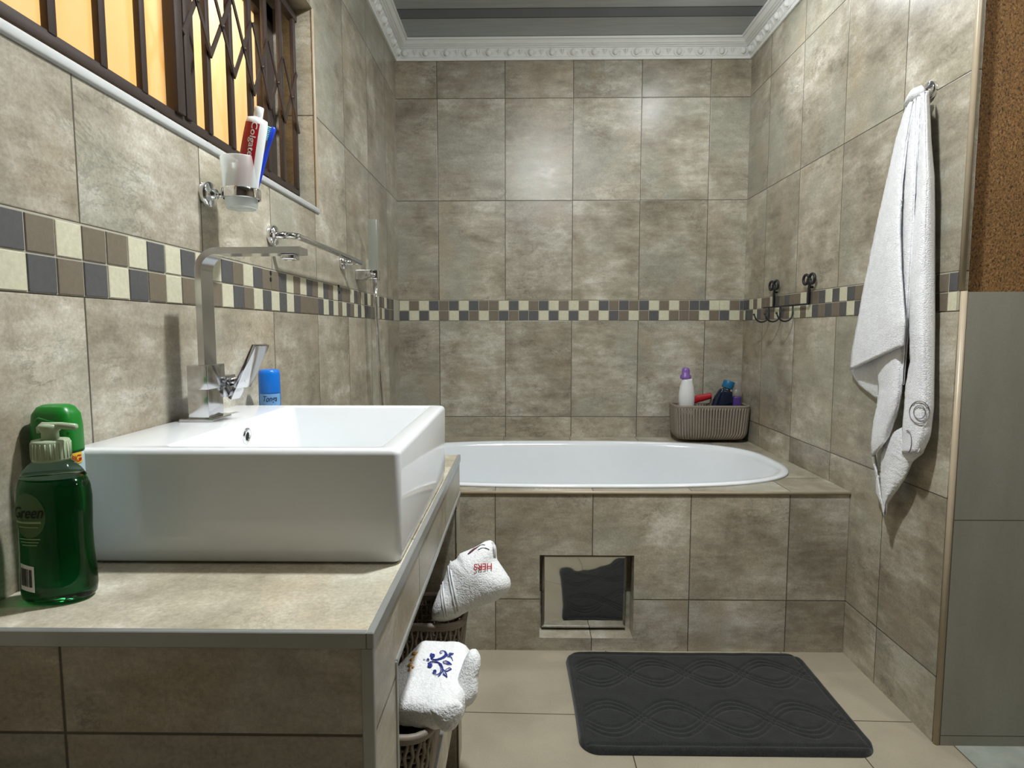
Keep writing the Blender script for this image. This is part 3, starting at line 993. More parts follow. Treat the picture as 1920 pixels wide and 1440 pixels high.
mt = Matrix.Rotation(pi / 2 + 0.09, 4, 'Y')
b = MB()
b.lathe([(0.0145, -0.002), (0.0145, 0.002), (0.012, 0.0032), (0.0085, 0.0028), (0.0075, 0.001)], (-0.4805, 1.058, 0.9165), 24, mat=mt)
b.build('overflow_ring', 'chrome', bas)
b = MB(); b.lathe([(0.0072, 0.0005), (0.0072, 0.0015)], (-0.4805, 1.058, 0.9165), 20, mat=mt); b.build('overflow_hole', 'dark_hole', bas)
b = MB(); b.lathe([(0.026, 0), (0.026, 0.003), (0.018, 0.005)], (icx, icy, BZ1 - 0.118), 24); b.build('drain', 'chrome', bas)

# mixer tap
tap = thing('mixer_tap', 'tall square chrome mixer tap standing on the basin ledge', 'tap', (-0.556, 1.08, BZ1))
b = MB(); b.bbox((-0.590, 1.043, BZ1), (-0.530, 1.110, BZ1 + 0.005), 0.001); sharp(b.build('base_plate', 'tap_chrome', tap))
b = MB(); b.bbox((-0.576, 1.048, BZ1 + 0.005), (-0.540, 1.102, 1.000), 0.0015); b.bbox((-0.576, 1.048, 0.998), (-0.540, 1.112, 1.041), 0.0015)
sharp(b.build('body', 'tap_chrome', tap))
b = MB(); b.bbox((-0.574, 1.110, 0.978), (-0.543, 1.160, 1.018), 0.0015); sharp(b.build('cartridge', 'tap_chrome', tap))
b = MB()
path = []
xb, rb, zt = -0.5515, 0.034, 1.236
for z in (1.040, 1.10, 1.15, zt - rb): path.append((xb, z, 0))
for i in range(1, 13):
    a = pi / 2 * i / 12
    path.append((xb + rb - rb * cos(a), zt - rb + rb * sin(a), a))
path.append((-0.46, zt, pi / 2)); path.append((-0.376, zt + 0.001, pi / 2))
R = []
hw, ht = 0.021, 0.0055
for x, z, a in path:
    nx_, nz_ = -cos(a), sin(a)
    ring = []
    for sy, sn in ((-1, -1), (1, -1), (1, 1), (-1, 1)):
        ring.append(Vector((x + nx_ * ht * sn, 1.0735 + sy * hw, z + nz_ * ht * sn)))
    R.append(ring)
b.rings(R)
sharp(b.build('spout', 'tap_chrome', tap), 40)
b = MB(); b.bbox((-0.412, 1.059, zt - 0.014), (-0.388, 1.088, zt - 0.005), 0.002); b.build('aerator', 'chrome', tap)
lv = Matrix.Translation((-0.5225, 1.150, 1.005)) @ Matrix.Rotation(math.radians(-8), 4, 'Z') @ Matrix.Rotation(math.radians(28), 4, 'Y')
b = MB(); b.bbox((-0.004, -0.024, -0.012), (0.004, 0.024, 0.078), 0.0012, 2, mat=lv)
b.bbox((-0.004, -0.024, -0.035), (0.004, 0.006, -0.010), 0.0012, 2, mat=lv)
sharp(b.build('lever', 'tap_chrome', tap))
b = MB(); b.tube([(-0.546, 1.140, 1.004), (-0.520, 1.148, 1.010)], 0.008, 12); b.build('lever_stem', 'chrome', tap)

# ================================================================== SOAP AND BOTTLES ON THE VANITY
SX, SY = -0.5455, 0.697
SK = 0.855
rot = Matrix.Rotation(math.radians(4), 4, 'Z')
sp = thing('soap_dispenser', 'green liquid hand soap in a clear pump bottle at the near end of the vanity', 'soap bottle', (SX, SY, VZ))
b = MB()
prof = [(0.020, 0.0), (0.041, 0.0008), (0.0455, 0.006), (0.0470, 0.016), (0.0462, 0.035), (0.0445, 0.060), (0.0442, 0.085), (0.0452, 0.105),
        (0.0458, 0.120), (0.0445, 0.133), (0.0405, 0.146)]
b.lathe([(r * SK, h) for r, h in prof], (SX, SY, VZ), 48, 1.0, 0.66, rot, p=2.3)
b.build('liquid', 'green_soap', sp)
b = MB()
prof = [(0.0404, 0.1463), (0.035, 0.154), (0.027, 0.161), (0.020, 0.165), (0.0165, 0.167)]
b.lathe([(r * (SK if r > .03 else (SK + (1 - SK) * (.03 - r) / .0135)), h) for r, h in prof], (SX, SY, VZ), 48, 1.0, 0.70, rot, p=2.2)
b.build('shoulder', 'clear_neck', sp)
b = MB()
b.lathe([(0.0185, 0.165), (0.0190, 0.167), (0.0190, 0.187), (0.0180, 0.189), (0.010, 0.1895)], (SX, SY, VZ), 32)
for k in range(26):
    a = 2 * pi * k / 26
    b.tube([(SX + 0.0190 * cos(a), SY + 0.0190 * sin(a), VZ + 0.168), (SX + 0.0190 * cos(a), SY + 0.0190 * sin(a), VZ + 0.186)], 0.0007, 5)
b.build('collar', 'pump', sp)
b = MB()
b.lathe([(0.0088, 0.188), (0.0085, 0.198), (0.0105, 0.200), (0.0115, 0.2045), (0.0105, 0.207), (0.004, 0.2078)], (SX, SY, VZ), 24)
d = Vector((cos(0.15), sin(0.15) * 0.4 - 0.15, 0)).normalized()
c0 = Vector((SX, SY, VZ + 0.2045))
b.tube([c0 - d * 0.013 + Vector((0, 0, -0.008)), c0 - d * 0.0125 + Vector((0, 0, -0.003)), c0 - d * 0.008 + Vector((0, 0, 0.0005)), c0, c0 + d * 0.015 + Vector((0, 0, 0.001)), c0 + d * 0.033 + Vector((0, 0, 0.0))],
       [0.003, 0.004, 0.0045, 0.0048, 0.0042, 0.0036], 12)
b.build('pump_head', 'pump', sp)


def soap_r(h):
    for (r0, h0), (r1, h1) in zip([(0.041, 0.0008), (0.0455, 0.006), (0.0470, 0.016), (0.0462, 0.035), (0.0445, 0.060), (0.0442, 0.085), (0.0452, 0.105), (0.0458, 0.120), (0.0445, 0.133), (0.0405, 0.146)],
                                  [(0.0455, 0.006), (0.0470, 0.016), (0.0462, 0.035), (0.0445, 0.060), (0.0442, 0.085), (0.0452, 0.105), (0.0458, 0.120), (0.0445, 0.133), (0.0405, 0.146), (0.030, 0.16)]):
        if h0 <= h <= h1: return r0 + (r1 - r0) * (h - h0) / (h1 - h0)
    return 0.044


def on_soap(u, h, lift=0.0006):
    """u = metres to the right of the bottle's face axis, h = height above its foot."""
    r = soap_r(h) * SK; a0 = -pi / 2
    ya = 0.66 * r
    x = max(-r * 0.985, min(r * 0.985, u))
    t = 1 - (abs(x) / r) ** 2.3
    y = -ya * t ** (1 / 2.3) - lift
    q = rot @ Vector((x, y, h))
    return Vector((SX, SY, VZ)) + q


M['soap_label'] = plain('soap_label', C(70, 106, 58), 0.5, var=0.12)
M['pale_ink'] = plain('pale_ink', C(150, 168, 120), 0.5)
b = MB()
nl = 40
ring0 = [(0.031 * cos(2 * pi * k / nl) * min(1.0, 1.0), 0.026 * sin(2 * pi * k / nl)) for k in range(nl)]
vs = []; fs = []
for s in (0.02, 0.35, 0.7, 1.0):
    for x, y in ring0: vs.append(on_soap(-0.014 + x * s * 0.66, 0.106 + y * s))
for i in range(3):
    for k in range(nl): fs.append((i * nl + k, i * nl + (k + 1) % nl, (i + 1) * nl + (k + 1) % nl, (i + 1) * nl + k))
fs.append(tuple(range(nl)))
b.add(vs, fs)
lab = b.build('label', 'soap_label', sp)
b = MB()
tv, tf = text_geo('Green', 0.0135, 0.35)
b.add([on_soap(-0.014 + x * 0.80, 0.110 + y + x * 0.02, 0.0011) for x, y in tv], tf)
b.build('lettering', 'black_ink', lab)
b = MB()
for i, (w_, yy) in enumerate(((0.030, 0.0985), (0.024, 0.0930), (0.026, 0.0790), (0.022, 0.0755), (0.018, 0.0720))):
    b.tube([on_soap(-0.014 - w_ / 2 + w_ * k / 10, yy, 0.001) for k in range(11)], 0.0012 if i == 0 else 0.0006, 5)
b.build('small_print', 'pale_ink', lab)
b = MB()
b.grid(lambda u, v: on_soap(-0.029 + 0.019 * u, 0.020 + 0.030 * v - 0.003 * u, 0.0008), 8, 4)
lab = b.build('barcode_label', 'white_plastic', sp, fixn=False)
b = MB()
rn = random.Random(5)
u = -0.0275
while u < -0.0125:
    w_ = rn.choice((0.0004, 0.0007, 0.0010))
    b.add([on_soap(u, 0.0255 - 0.003 * (u + .032) / .021, 0.0013), on_soap(u + w_, 0.0255 - 0.003 * (u + .032) / .021, 0.0013),
           on_soap(u + w_, 0.046 - 0.003 * (u + .032) / .021, 0.0013), on_soap(u, 0.046 - 0.003 * (u + .032) / .021, 0.0013)], [(0, 1, 2, 3)])
    u += w_ + rn.choice((0.0005, 0.0008))
b.build('barcode', 'black_ink', lab)

# green capped bottle behind it
GX, GY = -0.5780, 0.7505
gb = thing('bath_bottle', 'green capped toiletry bottle with pale blue label behind the green soap', 'bottle', (GX, GY, VZ))
b = MB(); b.lathe([(0.022, 0), (0.0255, 0.002), (0.0265, 0.012), (0.0265, 0.160), (0.0260, 0.164)], (GX, GY, VZ), 40, 1, 0.68, p=3.2)
b.build('bottle_body', 'pale_blue', gb)
b = MB(); b.lathe([(0.0268, 0.165), (0.0270, 0.168), (0.0268, 0.196), (0.0250, 0.212), (0.0195, 0.2205), (0.014, 0.2235), (0.004, 0.2240)], (GX, GY, VZ), 40, 1, 0.70, p=3.2)
b.tube([(GX - 0.0245, GY - 0.010, VZ + 0.200), (GX - 0.008, GY - 0.0175, VZ + 0.208), (GX + 0.010, GY - 0.0175, VZ + 0.203), (GX + 0.0235, GY - 0.0115, VZ + 0.190)], 0.0022, 8)
b.build('cap', 'green_cap', gb)


def on_bath_bottle(a, h, lift):
    """a = angle round the bottle (superellipse like its body), h = height."""
    c, q = cos(a), sin(a)
    r = 0.0265 + lift
    return Vector((GX + r * math.copysign(abs(c) ** (2 / 3.2), c), GY + (0.0265 * 0.68 + lift) * math.copysign(abs(q) ** (2 / 3.2), q), VZ + h))


b = MB(); b.grid(lambda u, v: on_bath_bottle(-1.15 + 1.20 * u, 0.1505 + 0.0135 * v, 0.0006), 20, 3)
lab = b.build('offer_label', 'yellow', gb, fixn=False)
b = MB(); tv, tf = text_geo('BIG', 0.0085)
b.add([on_bath_bottle(-0.24 + x * 30.0, 0.1570 + y, 0.0012) for x, y in tv], tf)
b.build('lettering', 'red_ink', lab)

# blue can beyond the tap
KX, KY = -0.5585, 1.352
kb = thing('aerosol_can', 'blue toiletry can standing beyond the basin, half hidden by the tap', 'can', (KX, KY, VZ))
b = MB(); b.lathe([(0.0205, 0), (0.0225, 0.003), (0.0225, 0.160), (0.0222, 0.176)], (KX, KY, VZ), 36); b.build('can_body', 'sky_label', kb)
b = MB(); b.lathe([(0.0226, 0.176), (0.0228, 0.178), (0.0226, 0.219), (0.0212, 0.226), (0.018, 0.2285), (0.006, 0.2285)], (KX, KY, VZ), 36)
b.build('cap', 'blue_can', kb)
b = MB(); b.lathe([(0.02265, 0.130), (0.02275, 0.131), (0.02275, 0.176)], (KX, KY, VZ), 36, cap0=False, cap1=False); b.build('upper_band', 'blue_can', kb)
b = MB(); tv, tf = text_geo('Tonga', 0.0165, 0.3)


def on_can(u, h, r=0.0233, a0=-pi / 2 + 0.42):
    a = a0 + u / r
    return Vector((KX + r * cos(a), KY + r * sin(a), VZ + h))


bt = b; bt.add([on_can(x * 0.72, 0.1635 + y) for x, y in tv], tf)
b = MB()
b.grid(lambda u, v: on_can(-0.026 + 0.052 * u, 0.150 + 0.026 * v, 0.0230), 14, 3); lab = b.build('label', 'sky_label', kb, fixn=False)
bt.build('lettering', 'navy_ink', lab)

# ================================================================== ON THE LEFT WALL
CX, CY, CZ = -0.5400, 1.207, 1.334
ho = thing('tumbler_holder', 'chrome ring holder with a round rosette on the left wall under the window', 'tumbler holder', (XL, 1.205, 1.362))
mx = Matrix.Rotation(pi / 2, 4, 'Y')
b = MB(); b.lathe([(0.024, 0.0), (0.0245, 0.003), (0.0245, 0.010), (0.022, 0.0135), (0.012, 0.0150), (0.010, 0.017), (0.009, 0.024)], (XL, 1.205, 1.362), 32, mat=mx)
b.build('rosette', 'chrome', ho)
b = MB(); b.tube([(XL + 0.015, 1.205, 1.362), (CX - 0.033, CY, 1.3605)], 0.0042, 12); b.build('arm', 'chrome', ho)
b = MB(); b.lathe([(0.0325, 1.352), (0.0352, 1.352), (0.0356, 1.354), (0.0356, 1.369), (0.0350, 1.371), (0.0328, 1.371), (0.0325, 1.352)], (CX, CY, 0), 40, cap0=False, cap1=False)
b.build('ring', 'chrome', ho)
b = MB()
b.lathe([(0.004, 0.004), (0.0255, 0.004), (0.0258, 0.002), (0.0270, 0.0), (0.0288, 0.003), (0.0300, 0.020), (0.0322, 0.040), (0.0338, 0.065), (0.0358, 0.0945), (0.0352, 0.0955), (0.0342, 0.0945), (0.0322, 0.065), (0.0304, 0.040),
         (0.0282, 0.020), (0.026, 0.008), (0.004, 0.007)], (CX, CY, CZ), 40)
tag(b.build('tumbler', 'frosted_cup', origin=(CX, CY, CZ)), 'frosted glass tumbler in the chrome ring holder', 'tumbler')

# toothpaste: tube standing crimp-down in the tumbler
p0 = Vector((-0.5360, 1.205, 1.3425)); p1 = Vector((-0.4995, 1.198, 1.4985))
ax = (p1 - p0).normalized()
side = Vector((1, 0.20, 0)); side = (side - ax * side.dot(ax)).normalized()
nrm = side.cross(ax)
if nrm.y > 0: nrm = -nrm
Lt = (p1 - p0).length
tp = thing('toothpaste_tube', 'red and white toothpaste tube leaning cap-up in the tumbler', 'toothpaste', p0)


def tube_ring(t):
    k = 1 - (1 - min(1, t / 0.9)) ** 1.6
    w_ = 0.0218 - 0.0020 * t; dth = 0.0012 + 0.0150 * k
    if t > 0.94:
        s = (t - 0.94) / 0.06; w_ *= 1 - 0.10 * s; dth *= 1 - 0.04 * s
    return w_, dth


def tube_pt(t, a, lift=0.0):
    w_, dth = tube_ring(t)
    return p0 + ax * (t * Lt) + side * (cos(a) * (w_ + lift)) + nrm * (sin(a) * (dth + lift))


nseg = 40
b = MB()
R = [[tube_pt(t, 2 * pi * k / nseg) for k in range(nseg)] for t in [0, .05, .12, .2, .3, .4, .5, .6, .7, .8, .9, .95, 1.0]]
R.append([p0 + ax * (Lt + 0.003) + side * (cos(2 * pi * k / nseg) * 0.009) + nrm * (sin(2 * pi * k / nseg) * 0.009) for k in range(nseg)])
b.rings(R); b.build('tube_body', 'white_plastic', tp)
b = MB()
R = [[p0 + ax * (Lt + h) + side * (cos(2 * pi * k / 24) * r) + nrm * (sin(2 * pi * k / 24) * r) for k in range(24)] for r, h in
     ((0.0078, 0.002), (0.0085, 0.003), (0.0080, 0.021), (0.0070, 0.0225))]
b.rings(R); b.build('cap', 'white_plastic', tp)
b = MB()
b.grid(lambda u, v: tube_pt(0.10 + 0.84 * v, (0.46 + 0.50 * u) * pi - 0.10 * pi, 0.0005), 16, 20); red_panel = b.build('red_panel', 'red', tp, fixn=False)
b = MB()
b.grid(lambda u, v: tube_pt(0.10 + (0.80 - 0.30 * u) * v, (0.86 + 0.20 * u) * pi, 0.0005), 8, 20); b.build('green_panel', 'lime_pack', tp, fixn=False)
b = MB(); tv, tf = text_geo('Colgate', 0.0118, 0.0)
xs = [v[0] for v in tv]; wx = max(xs) - min(xs); kx = 0.063 / wx


def on_tube(x, y):
    t = 0.755 - x * kx / Lt
    w_, dth = tube_ring(min(1, max(0, t)))
    a = pi / 2 + 0.06 - (y) / (0.5 * (w_ + dth)) * 1.0
    return tube_pt(t, a, 0.0010)


b.add([on_tube(x, -y * 1.0 if False else y) for x, y in tv], tf); b.build('lettering', 'white_plastic', red_panel)

# toothbrush behind the tube
q0 = Vector((-0.530, 1.222, 1.3425)); q1 = Vector((-0.4785, 1.222, 1.492))
bx = (q1 - q0).normalized(); bs = Vector((-1, 0, 0)); bs = (bs - bx * bs.dot(bx)).normalized()
tb = thing('toothbrush', 'blue toothbrush with pale bristles behind the toothpaste in the tumbler', 'toothbrush', q0)
b = MB()
Lb = (q1 - q0).length
b.tube([q0, q0 + bx * 0.03, q0 + bx * 0.07, q0 + bx * 0.10, q0 + bx * 0.118, q0 + bx * 0.132, q1 - bx * 0.004, q1], [0.0045, 0.0058, 0.0055, 0.0046, 0.0034, 0.0046, 0.0052, 0.003], 12)
b.build('handle', 'blue_brush', tb)
b = MB()
nb = bs.cross(bx)
for i in range(8):
    for j in (-1, 0, 1):
        c = q1 - bx * (0.004 + i * 0.0034) + nb * (j * 0.0030)
        b.tube([c + bs * 0.003, c + bs * 0.0138], 0.0016, 6)
b.build('bristles', 'aqua_bristle', tb)

# towel rail
YM0, YM1, ZR, XRAIL = 1.513, 2.105, 1.330, XL + 0.062
tr = thing('towel_rail', 'chrome towel rail with two posts on the left wall beyond the tap', 'towel rail', (XL, 1.8, ZR))
for y in (YM0, YM1):
    b = MB(); b.lathe([(0.024, 0.0), (0.0245, 0.003), (0.0245, 0.012), (0.022, 0.015), (0.011, 0.016), (0.009, 0.020), (0.009, 0.040)], (XL, y, ZR), 32, mat=mx)
    b.build('mount', 'chrome', tr)
b = MB()
pth = [Vector((XL + 0.030, YM0, ZR))]
for i in range(9):
    a = pi / 2 * i / 8
    pth.append(Vector((XRAIL - 0.022 + 0.022 * sin(a), YM0 + 0.022 - 0.022 * cos(a), ZR)))
pth += [Vector((XRAIL, YM1 + 0.018, ZR))]
b.tube(pth, 0.0082, 14)
b.tube([(XL + 0.03, YM1, ZR), (XRAIL, YM1, ZR)], 0.0085, 14)
b.build('bar', 'chrome', tr)

# hand shower
SHY = 2.30
sh = thing('hand_shower', 'slim clear rectangular hand shower on a wall bracket with hanging hose by the bath', 'hand shower', (XL, SHY, 1.28))
b = MB()
b.bbox((XL, SHY - 0.022, 1.286), (-0.528, SHY + 0.022, 1.322), 0.003); sharp(b.build('bracket', 'chrome', sh))
b = MB(); b.sphere((-0.545, SHY - 0.022, 1.303), 0.011, 16, 10, (1, 0.6, 0.8)); b.build('knob', 'chrome', sh)
b = MB(); b.bbox((-0.564, SHY - 0.008, 1.322), (-0.530, SHY + 0.010, 1.506), 0.004); sharp(b.build('handset', 'handset', sh))
b = MB()
b.tube([(-0.540, SHY, 1.288), (-0.540, SHY, 1.20), (-0.538, SHY + 0.01, 1.05), (-0.535, SHY + 0.02, 0.93), (-0.531, SHY + 0.03, 0.80), (-0.53, SHY + 0.035, 0.70), (-0.545, SHY + 0.02, 0.62), (-0.57, SHY, ZDECK + 0.02)], 0.0062, 10)
b.tube([(-0.552, SHY + 0.02, 1.288), (-0.552, SHY + 0.05, 1.10), (-0.548, SHY + 0.07, 0.90), (-0.545, SHY + 0.08, 0.75), (-0.556, SHY + 0.05, 0.62), (-0.57, SHY, ZDECK + 0.02)], 0.0045, 8)
b.build('hose', 'chrome', sh)
b = MB(); b.lathe([(0.02, 0), (0.02, 0.02), (0.012, 0.03)], (-0.571, SHY, ZDECK + 0.0005), 20); b.build('hose_outlet', 'chrome', sh)

# empty wall plugs in the mosaic
for i, (px, py) in enumerate(((505.5, 512), (505.5, 524), (634, 537), (635, 548))):
    q = at(px, py, 'x', XL)
    b = MB(); b.lathe([(0.0055, 0.0), (0.0055, 0.0030), (0.003, 0.0032)], (XL + 0.0002, q.y, q.z), 14, mat=mx)
    tag(b.build('wall_plug', 'dark_hole', origin=(XL, q.y, q.z)),
        ['upper dark screw hole in the mosaic near the tap spout', 'lower dark screw hole in the mosaic near the tap spout',
         'upper dark screw hole below the far end of the towel rail', 'lower dark screw hole below the far end of the towel rail'][i],
        'screw hole', 'screw holes in the mosaic band')

# ================================================================== BASKETS
def lattice_basket(root, cx, cy, hx, hy, z0, z1, taper, mat, style):
    """Rounded rectangular basket: solid base and rim, openwork wall."""
    H = z1 - z0
    def ring(t, inset=0.0, r=0.04):
        k = 1 - taper * (1 - t)
        low = (0.036 * (1 - sqrt(max(0.0, 1 - (1 - min(1, t / 0.24)) ** 2))) if style == 'slot' else 0.020 * (1 - min(1, t / 0.16)) ** 2)
        return (hx * k - inset - low, hy * k - inset - low, r)
    n = 7
    def per(t, inset):
        a, c, r = ring(t, inset)
        return rrect(cx, cy, a, c, min(r, a * .9, c * .9), z0 + t * H, n)
    # resample a ring to even spacing
    def even(pts, m):
        L = [0]
        for i in range(len(pts)):
            L.append(L[-1] + (pts[(i + 1) % len(pts)] - pts[i]).length)
        out = []
        j = 0
        for k in range(m):
            s = L[-1] * k / m
            while L[j + 1] < s: j += 1
            f = (s - L[j]) / max(1e-9, L[j + 1] - L[j])
            out.append(pts[j].lerp(pts[(j + 1) % len(pts)], f))
        return out
    peri = 4 * (hx + hy) - 0.07
    cols = int(peri / (0.0135 if style == 'slot' else 0.0105))
    b = MB()
    for k in range(cols):
        path = []
        for i in range(15):
            t = 0.06 + 0.88 * i / 14
            path.append((t, k))
        rings_ = None
    lev = [0.06 + 0.88 * i / 14 for i in range(15)]
    RR = [even(per(t, 0.0), cols) for t in lev]
    for k in range(cols):
        if style == 'slot':
            b.tube([RR[i][k] for i in range(15)], 0.0060, 6)
        else:
            pth = []
            for i in range(15):
                s = 0.0022 * sin(i * pi / 1.0 * 0.5 + (k % 2) * pi)
                d = (RR[i][(k + 1) % cols] - RR[i][k - 1]).normalized()
                pth.append(RR[i][k] + d * s)
            b.tube(pth, 0.0036, 6)
    rows = 4 if style == 'slot' else 11
    for i in range(rows):
        t = 0.10 + 0.80 * i / (rows - 1)
        pts = even(per(t, 0.0012), cols)
        b.tube(pts, 0.0022, 6, closed=True)
    b.build('openwork_wall', mat, root)
    b = MB()
    b.tube(even(per(0.975, 0.0), 72), 0.0068, 8, closed=True)
    b.tube(even(per(0.94, 0.0), 72), 0.0055, 8, closed=True)
    b.build('rim', mat, root)
    b = MB()
    b.rings([per(0.0, 0.012), per(0.0, 0.003), per(0.03, -0.0015), per(0.085, -0.0015), per(0.085, 0.004), per(0.03, 0.006)])
    b.build('base', mat, root)


tbk = thing('storage_basket', 'taupe plastic basket of bottles on the corner of the bath deck', 'basket', (0.911, 2.984, ZDECK + 0.011))
lattice_basket(tbk, 0.911, 2.984, 0.176, 0.084, ZDECK + 0.0115, 0.742, 0.07, 'taupe', 'slot')
nbk = thing('storage_basket', 'taupe knit-look basket under the folded towel with the blue motif', 'basket', (-0.300, 1.035, 0.304), 'knit-look baskets on the vanity shelf')
lattice_basket(nbk, -0.300, 1.035, 0.155, 0.105, 0.304, 0.452, 0.10, 'taupe', 'knit')
fbk = thing('storage_basket', 'taupe knit-look basket under the white towel with red lettering', 'basket', (-0.285, 1.370, 0.304), 'knit-look baskets on the vanity shelf')
lattice_basket(fbk, -0.285, 1.367, 0.158, 0.080, 0.304, 0.462, 0.10, 'taupe', 'knit')

# bottles in the bath basket
ZB = ZDECK + 0.0200
wb = thing('shampoo_bottle', 'pearly white bottle with purple cap at the left of the bath basket', 'bottle', (0.792, 2.975, ZB))
b = MB(); b.lathe([(0.026, 0), (0.031, 0.004), (0.032, 0.05), (0.034, 0.13), (0.0385, 0.175), (0.0385, 0.21), (0.0335, 0.245), (0.0265, 0.272), (0.0245, 0.285)], (0.800, 2.975, ZB), 36, 1, 0.72)
b.build('bottle_body', 'pearl', wb)
b = MB(); b.lathe([(0.0262, 0.2855), (0.0268, 0.288), (0.0262, 0.300), (0.0195, 0.305), (0.0188, 0.322), (0.0165, 0.333), (0.010, 0.338), (0.003, 0.339)], (0.7935, 2.975, ZB), 32, 1, 0.8)
b.build('cap', 'purple', wb)
b = MB()
rt = thing('red_tube', 'red squeeze tube lying on top in the bath basket', 'tube', (0.872, 2.985, 0.765))
c0 = Vector((0.835, 2.985, 0.762)); c1 = Vector((0.922, 2.992, 0.782))
R = []
for t in (0, .05, .3, .7, .95, 1):
    c = c0.lerp(c1, t); hw_ = 0.019 - 0.004 * t; th = 0.006 + 0.008 * t
    R.append([c + Vector((-0.2 * sin(2 * pi * k / 20) * hw_ * 0.2, cos(2 * pi * k / 20) * th, sin(2 * pi * k / 20) * hw_)) for k in range(20)])
b.rings(R); b.build('tube_body', 'red', rt)
b = MB()
for i in range(3): b.tube([c0 + Vector((0.012 + 0.018 * i, 0, 0.0165)), c0 + Vector((0.018 + 0.018 * i, 0, 0.0185)), c0 + Vector((0.024 + 0.018 * i, 0, 0.0165))], 0.004, 8)
b.build('crimp', 'red', rt)
db = thing('mouthwash_bottle', 'dark teal bottle with petrol blue cap leaning in the bath basket', 'bottle', (0.965, 2.972, ZB))
tl = Matrix.Rotation(math.radians(17), 4, 'Y')
b = MB(); b.lathe([(0.030, 0), (0.034, 0.003), (0.0355, 0.03), (0.0355, 0.165), (0.034, 0.185), (0.027, 0.215), (0.0240, 0.226), (0.0215, 0.2275)], (0.923, 2.972, ZB + 0.012), 32, 1.28, 0.75, tl, p=2.8)
b.build('bottle_body', 'dark_blue_liquid', db)
b = MB(); b.lathe([(0.0165, 0.227), (0.0165, 0.238)], (0.923, 2.972, ZB + 0.012), 24, 1.1, 1, tl); b.build('neck', 'grey_plastic', db)
b = MB(); b.lathe([(0.0225, 0.237), (0.0235, 0.239), (0.0230, 0.270), (0.0215, 0.274), (0.008, 0.275)], (0.923, 2.972, ZB + 0.012), 28, 1.15, 1.1, tl)
b.build('cap', 'petrol', db)
cb = thing('lotion_bottle', 'clear bottle with violet contents at the right of the bath basket', 'bottle', (1.038, 2.985, ZB))
tl = Matrix.Rotation(math.radians(3), 4, 'Y')
b = MB(); b.lathe([(0.028, 0), (0.031, 0.003), (0.031, 0.188), (0.029, 0.194)], (1.034, 2.990, ZB + 0.004), 32, 0.86, 0.75, tl); b.build('contents', 'violet_liquid', cb)
b = MB(); b.lathe([(0.0295, 0.1945), (0.0285, 0.210), (0.0255, 0.226), (0.0240, 0.228), (0.0250, 0.231), (0.0250, 0.262), (0.0235, 0.266), (0.006, 0.267)], (1.034, 2.990, ZB + 0.004), 32, 0.86, 0.75, tl)
b.build('clear_top', 'clear_plastic', cb)
gp = thing('grey_tube', 'grey tube lid between the red tube and the dark bottle in the bath basket', 'tube', (0.912, 2.99, ZB))
b = MB(); b.lathe([(0.014, 0), (0.016, 0.003), (0.016, 0.185), (0.013, 0.190), (0.004, 0.1905)], (0.925, 3.022, ZB), 20, mat=Matrix.Rotation(math.radians(6), 4, 'Y')); b.build('tube_body', 'grey_plastic', gp)


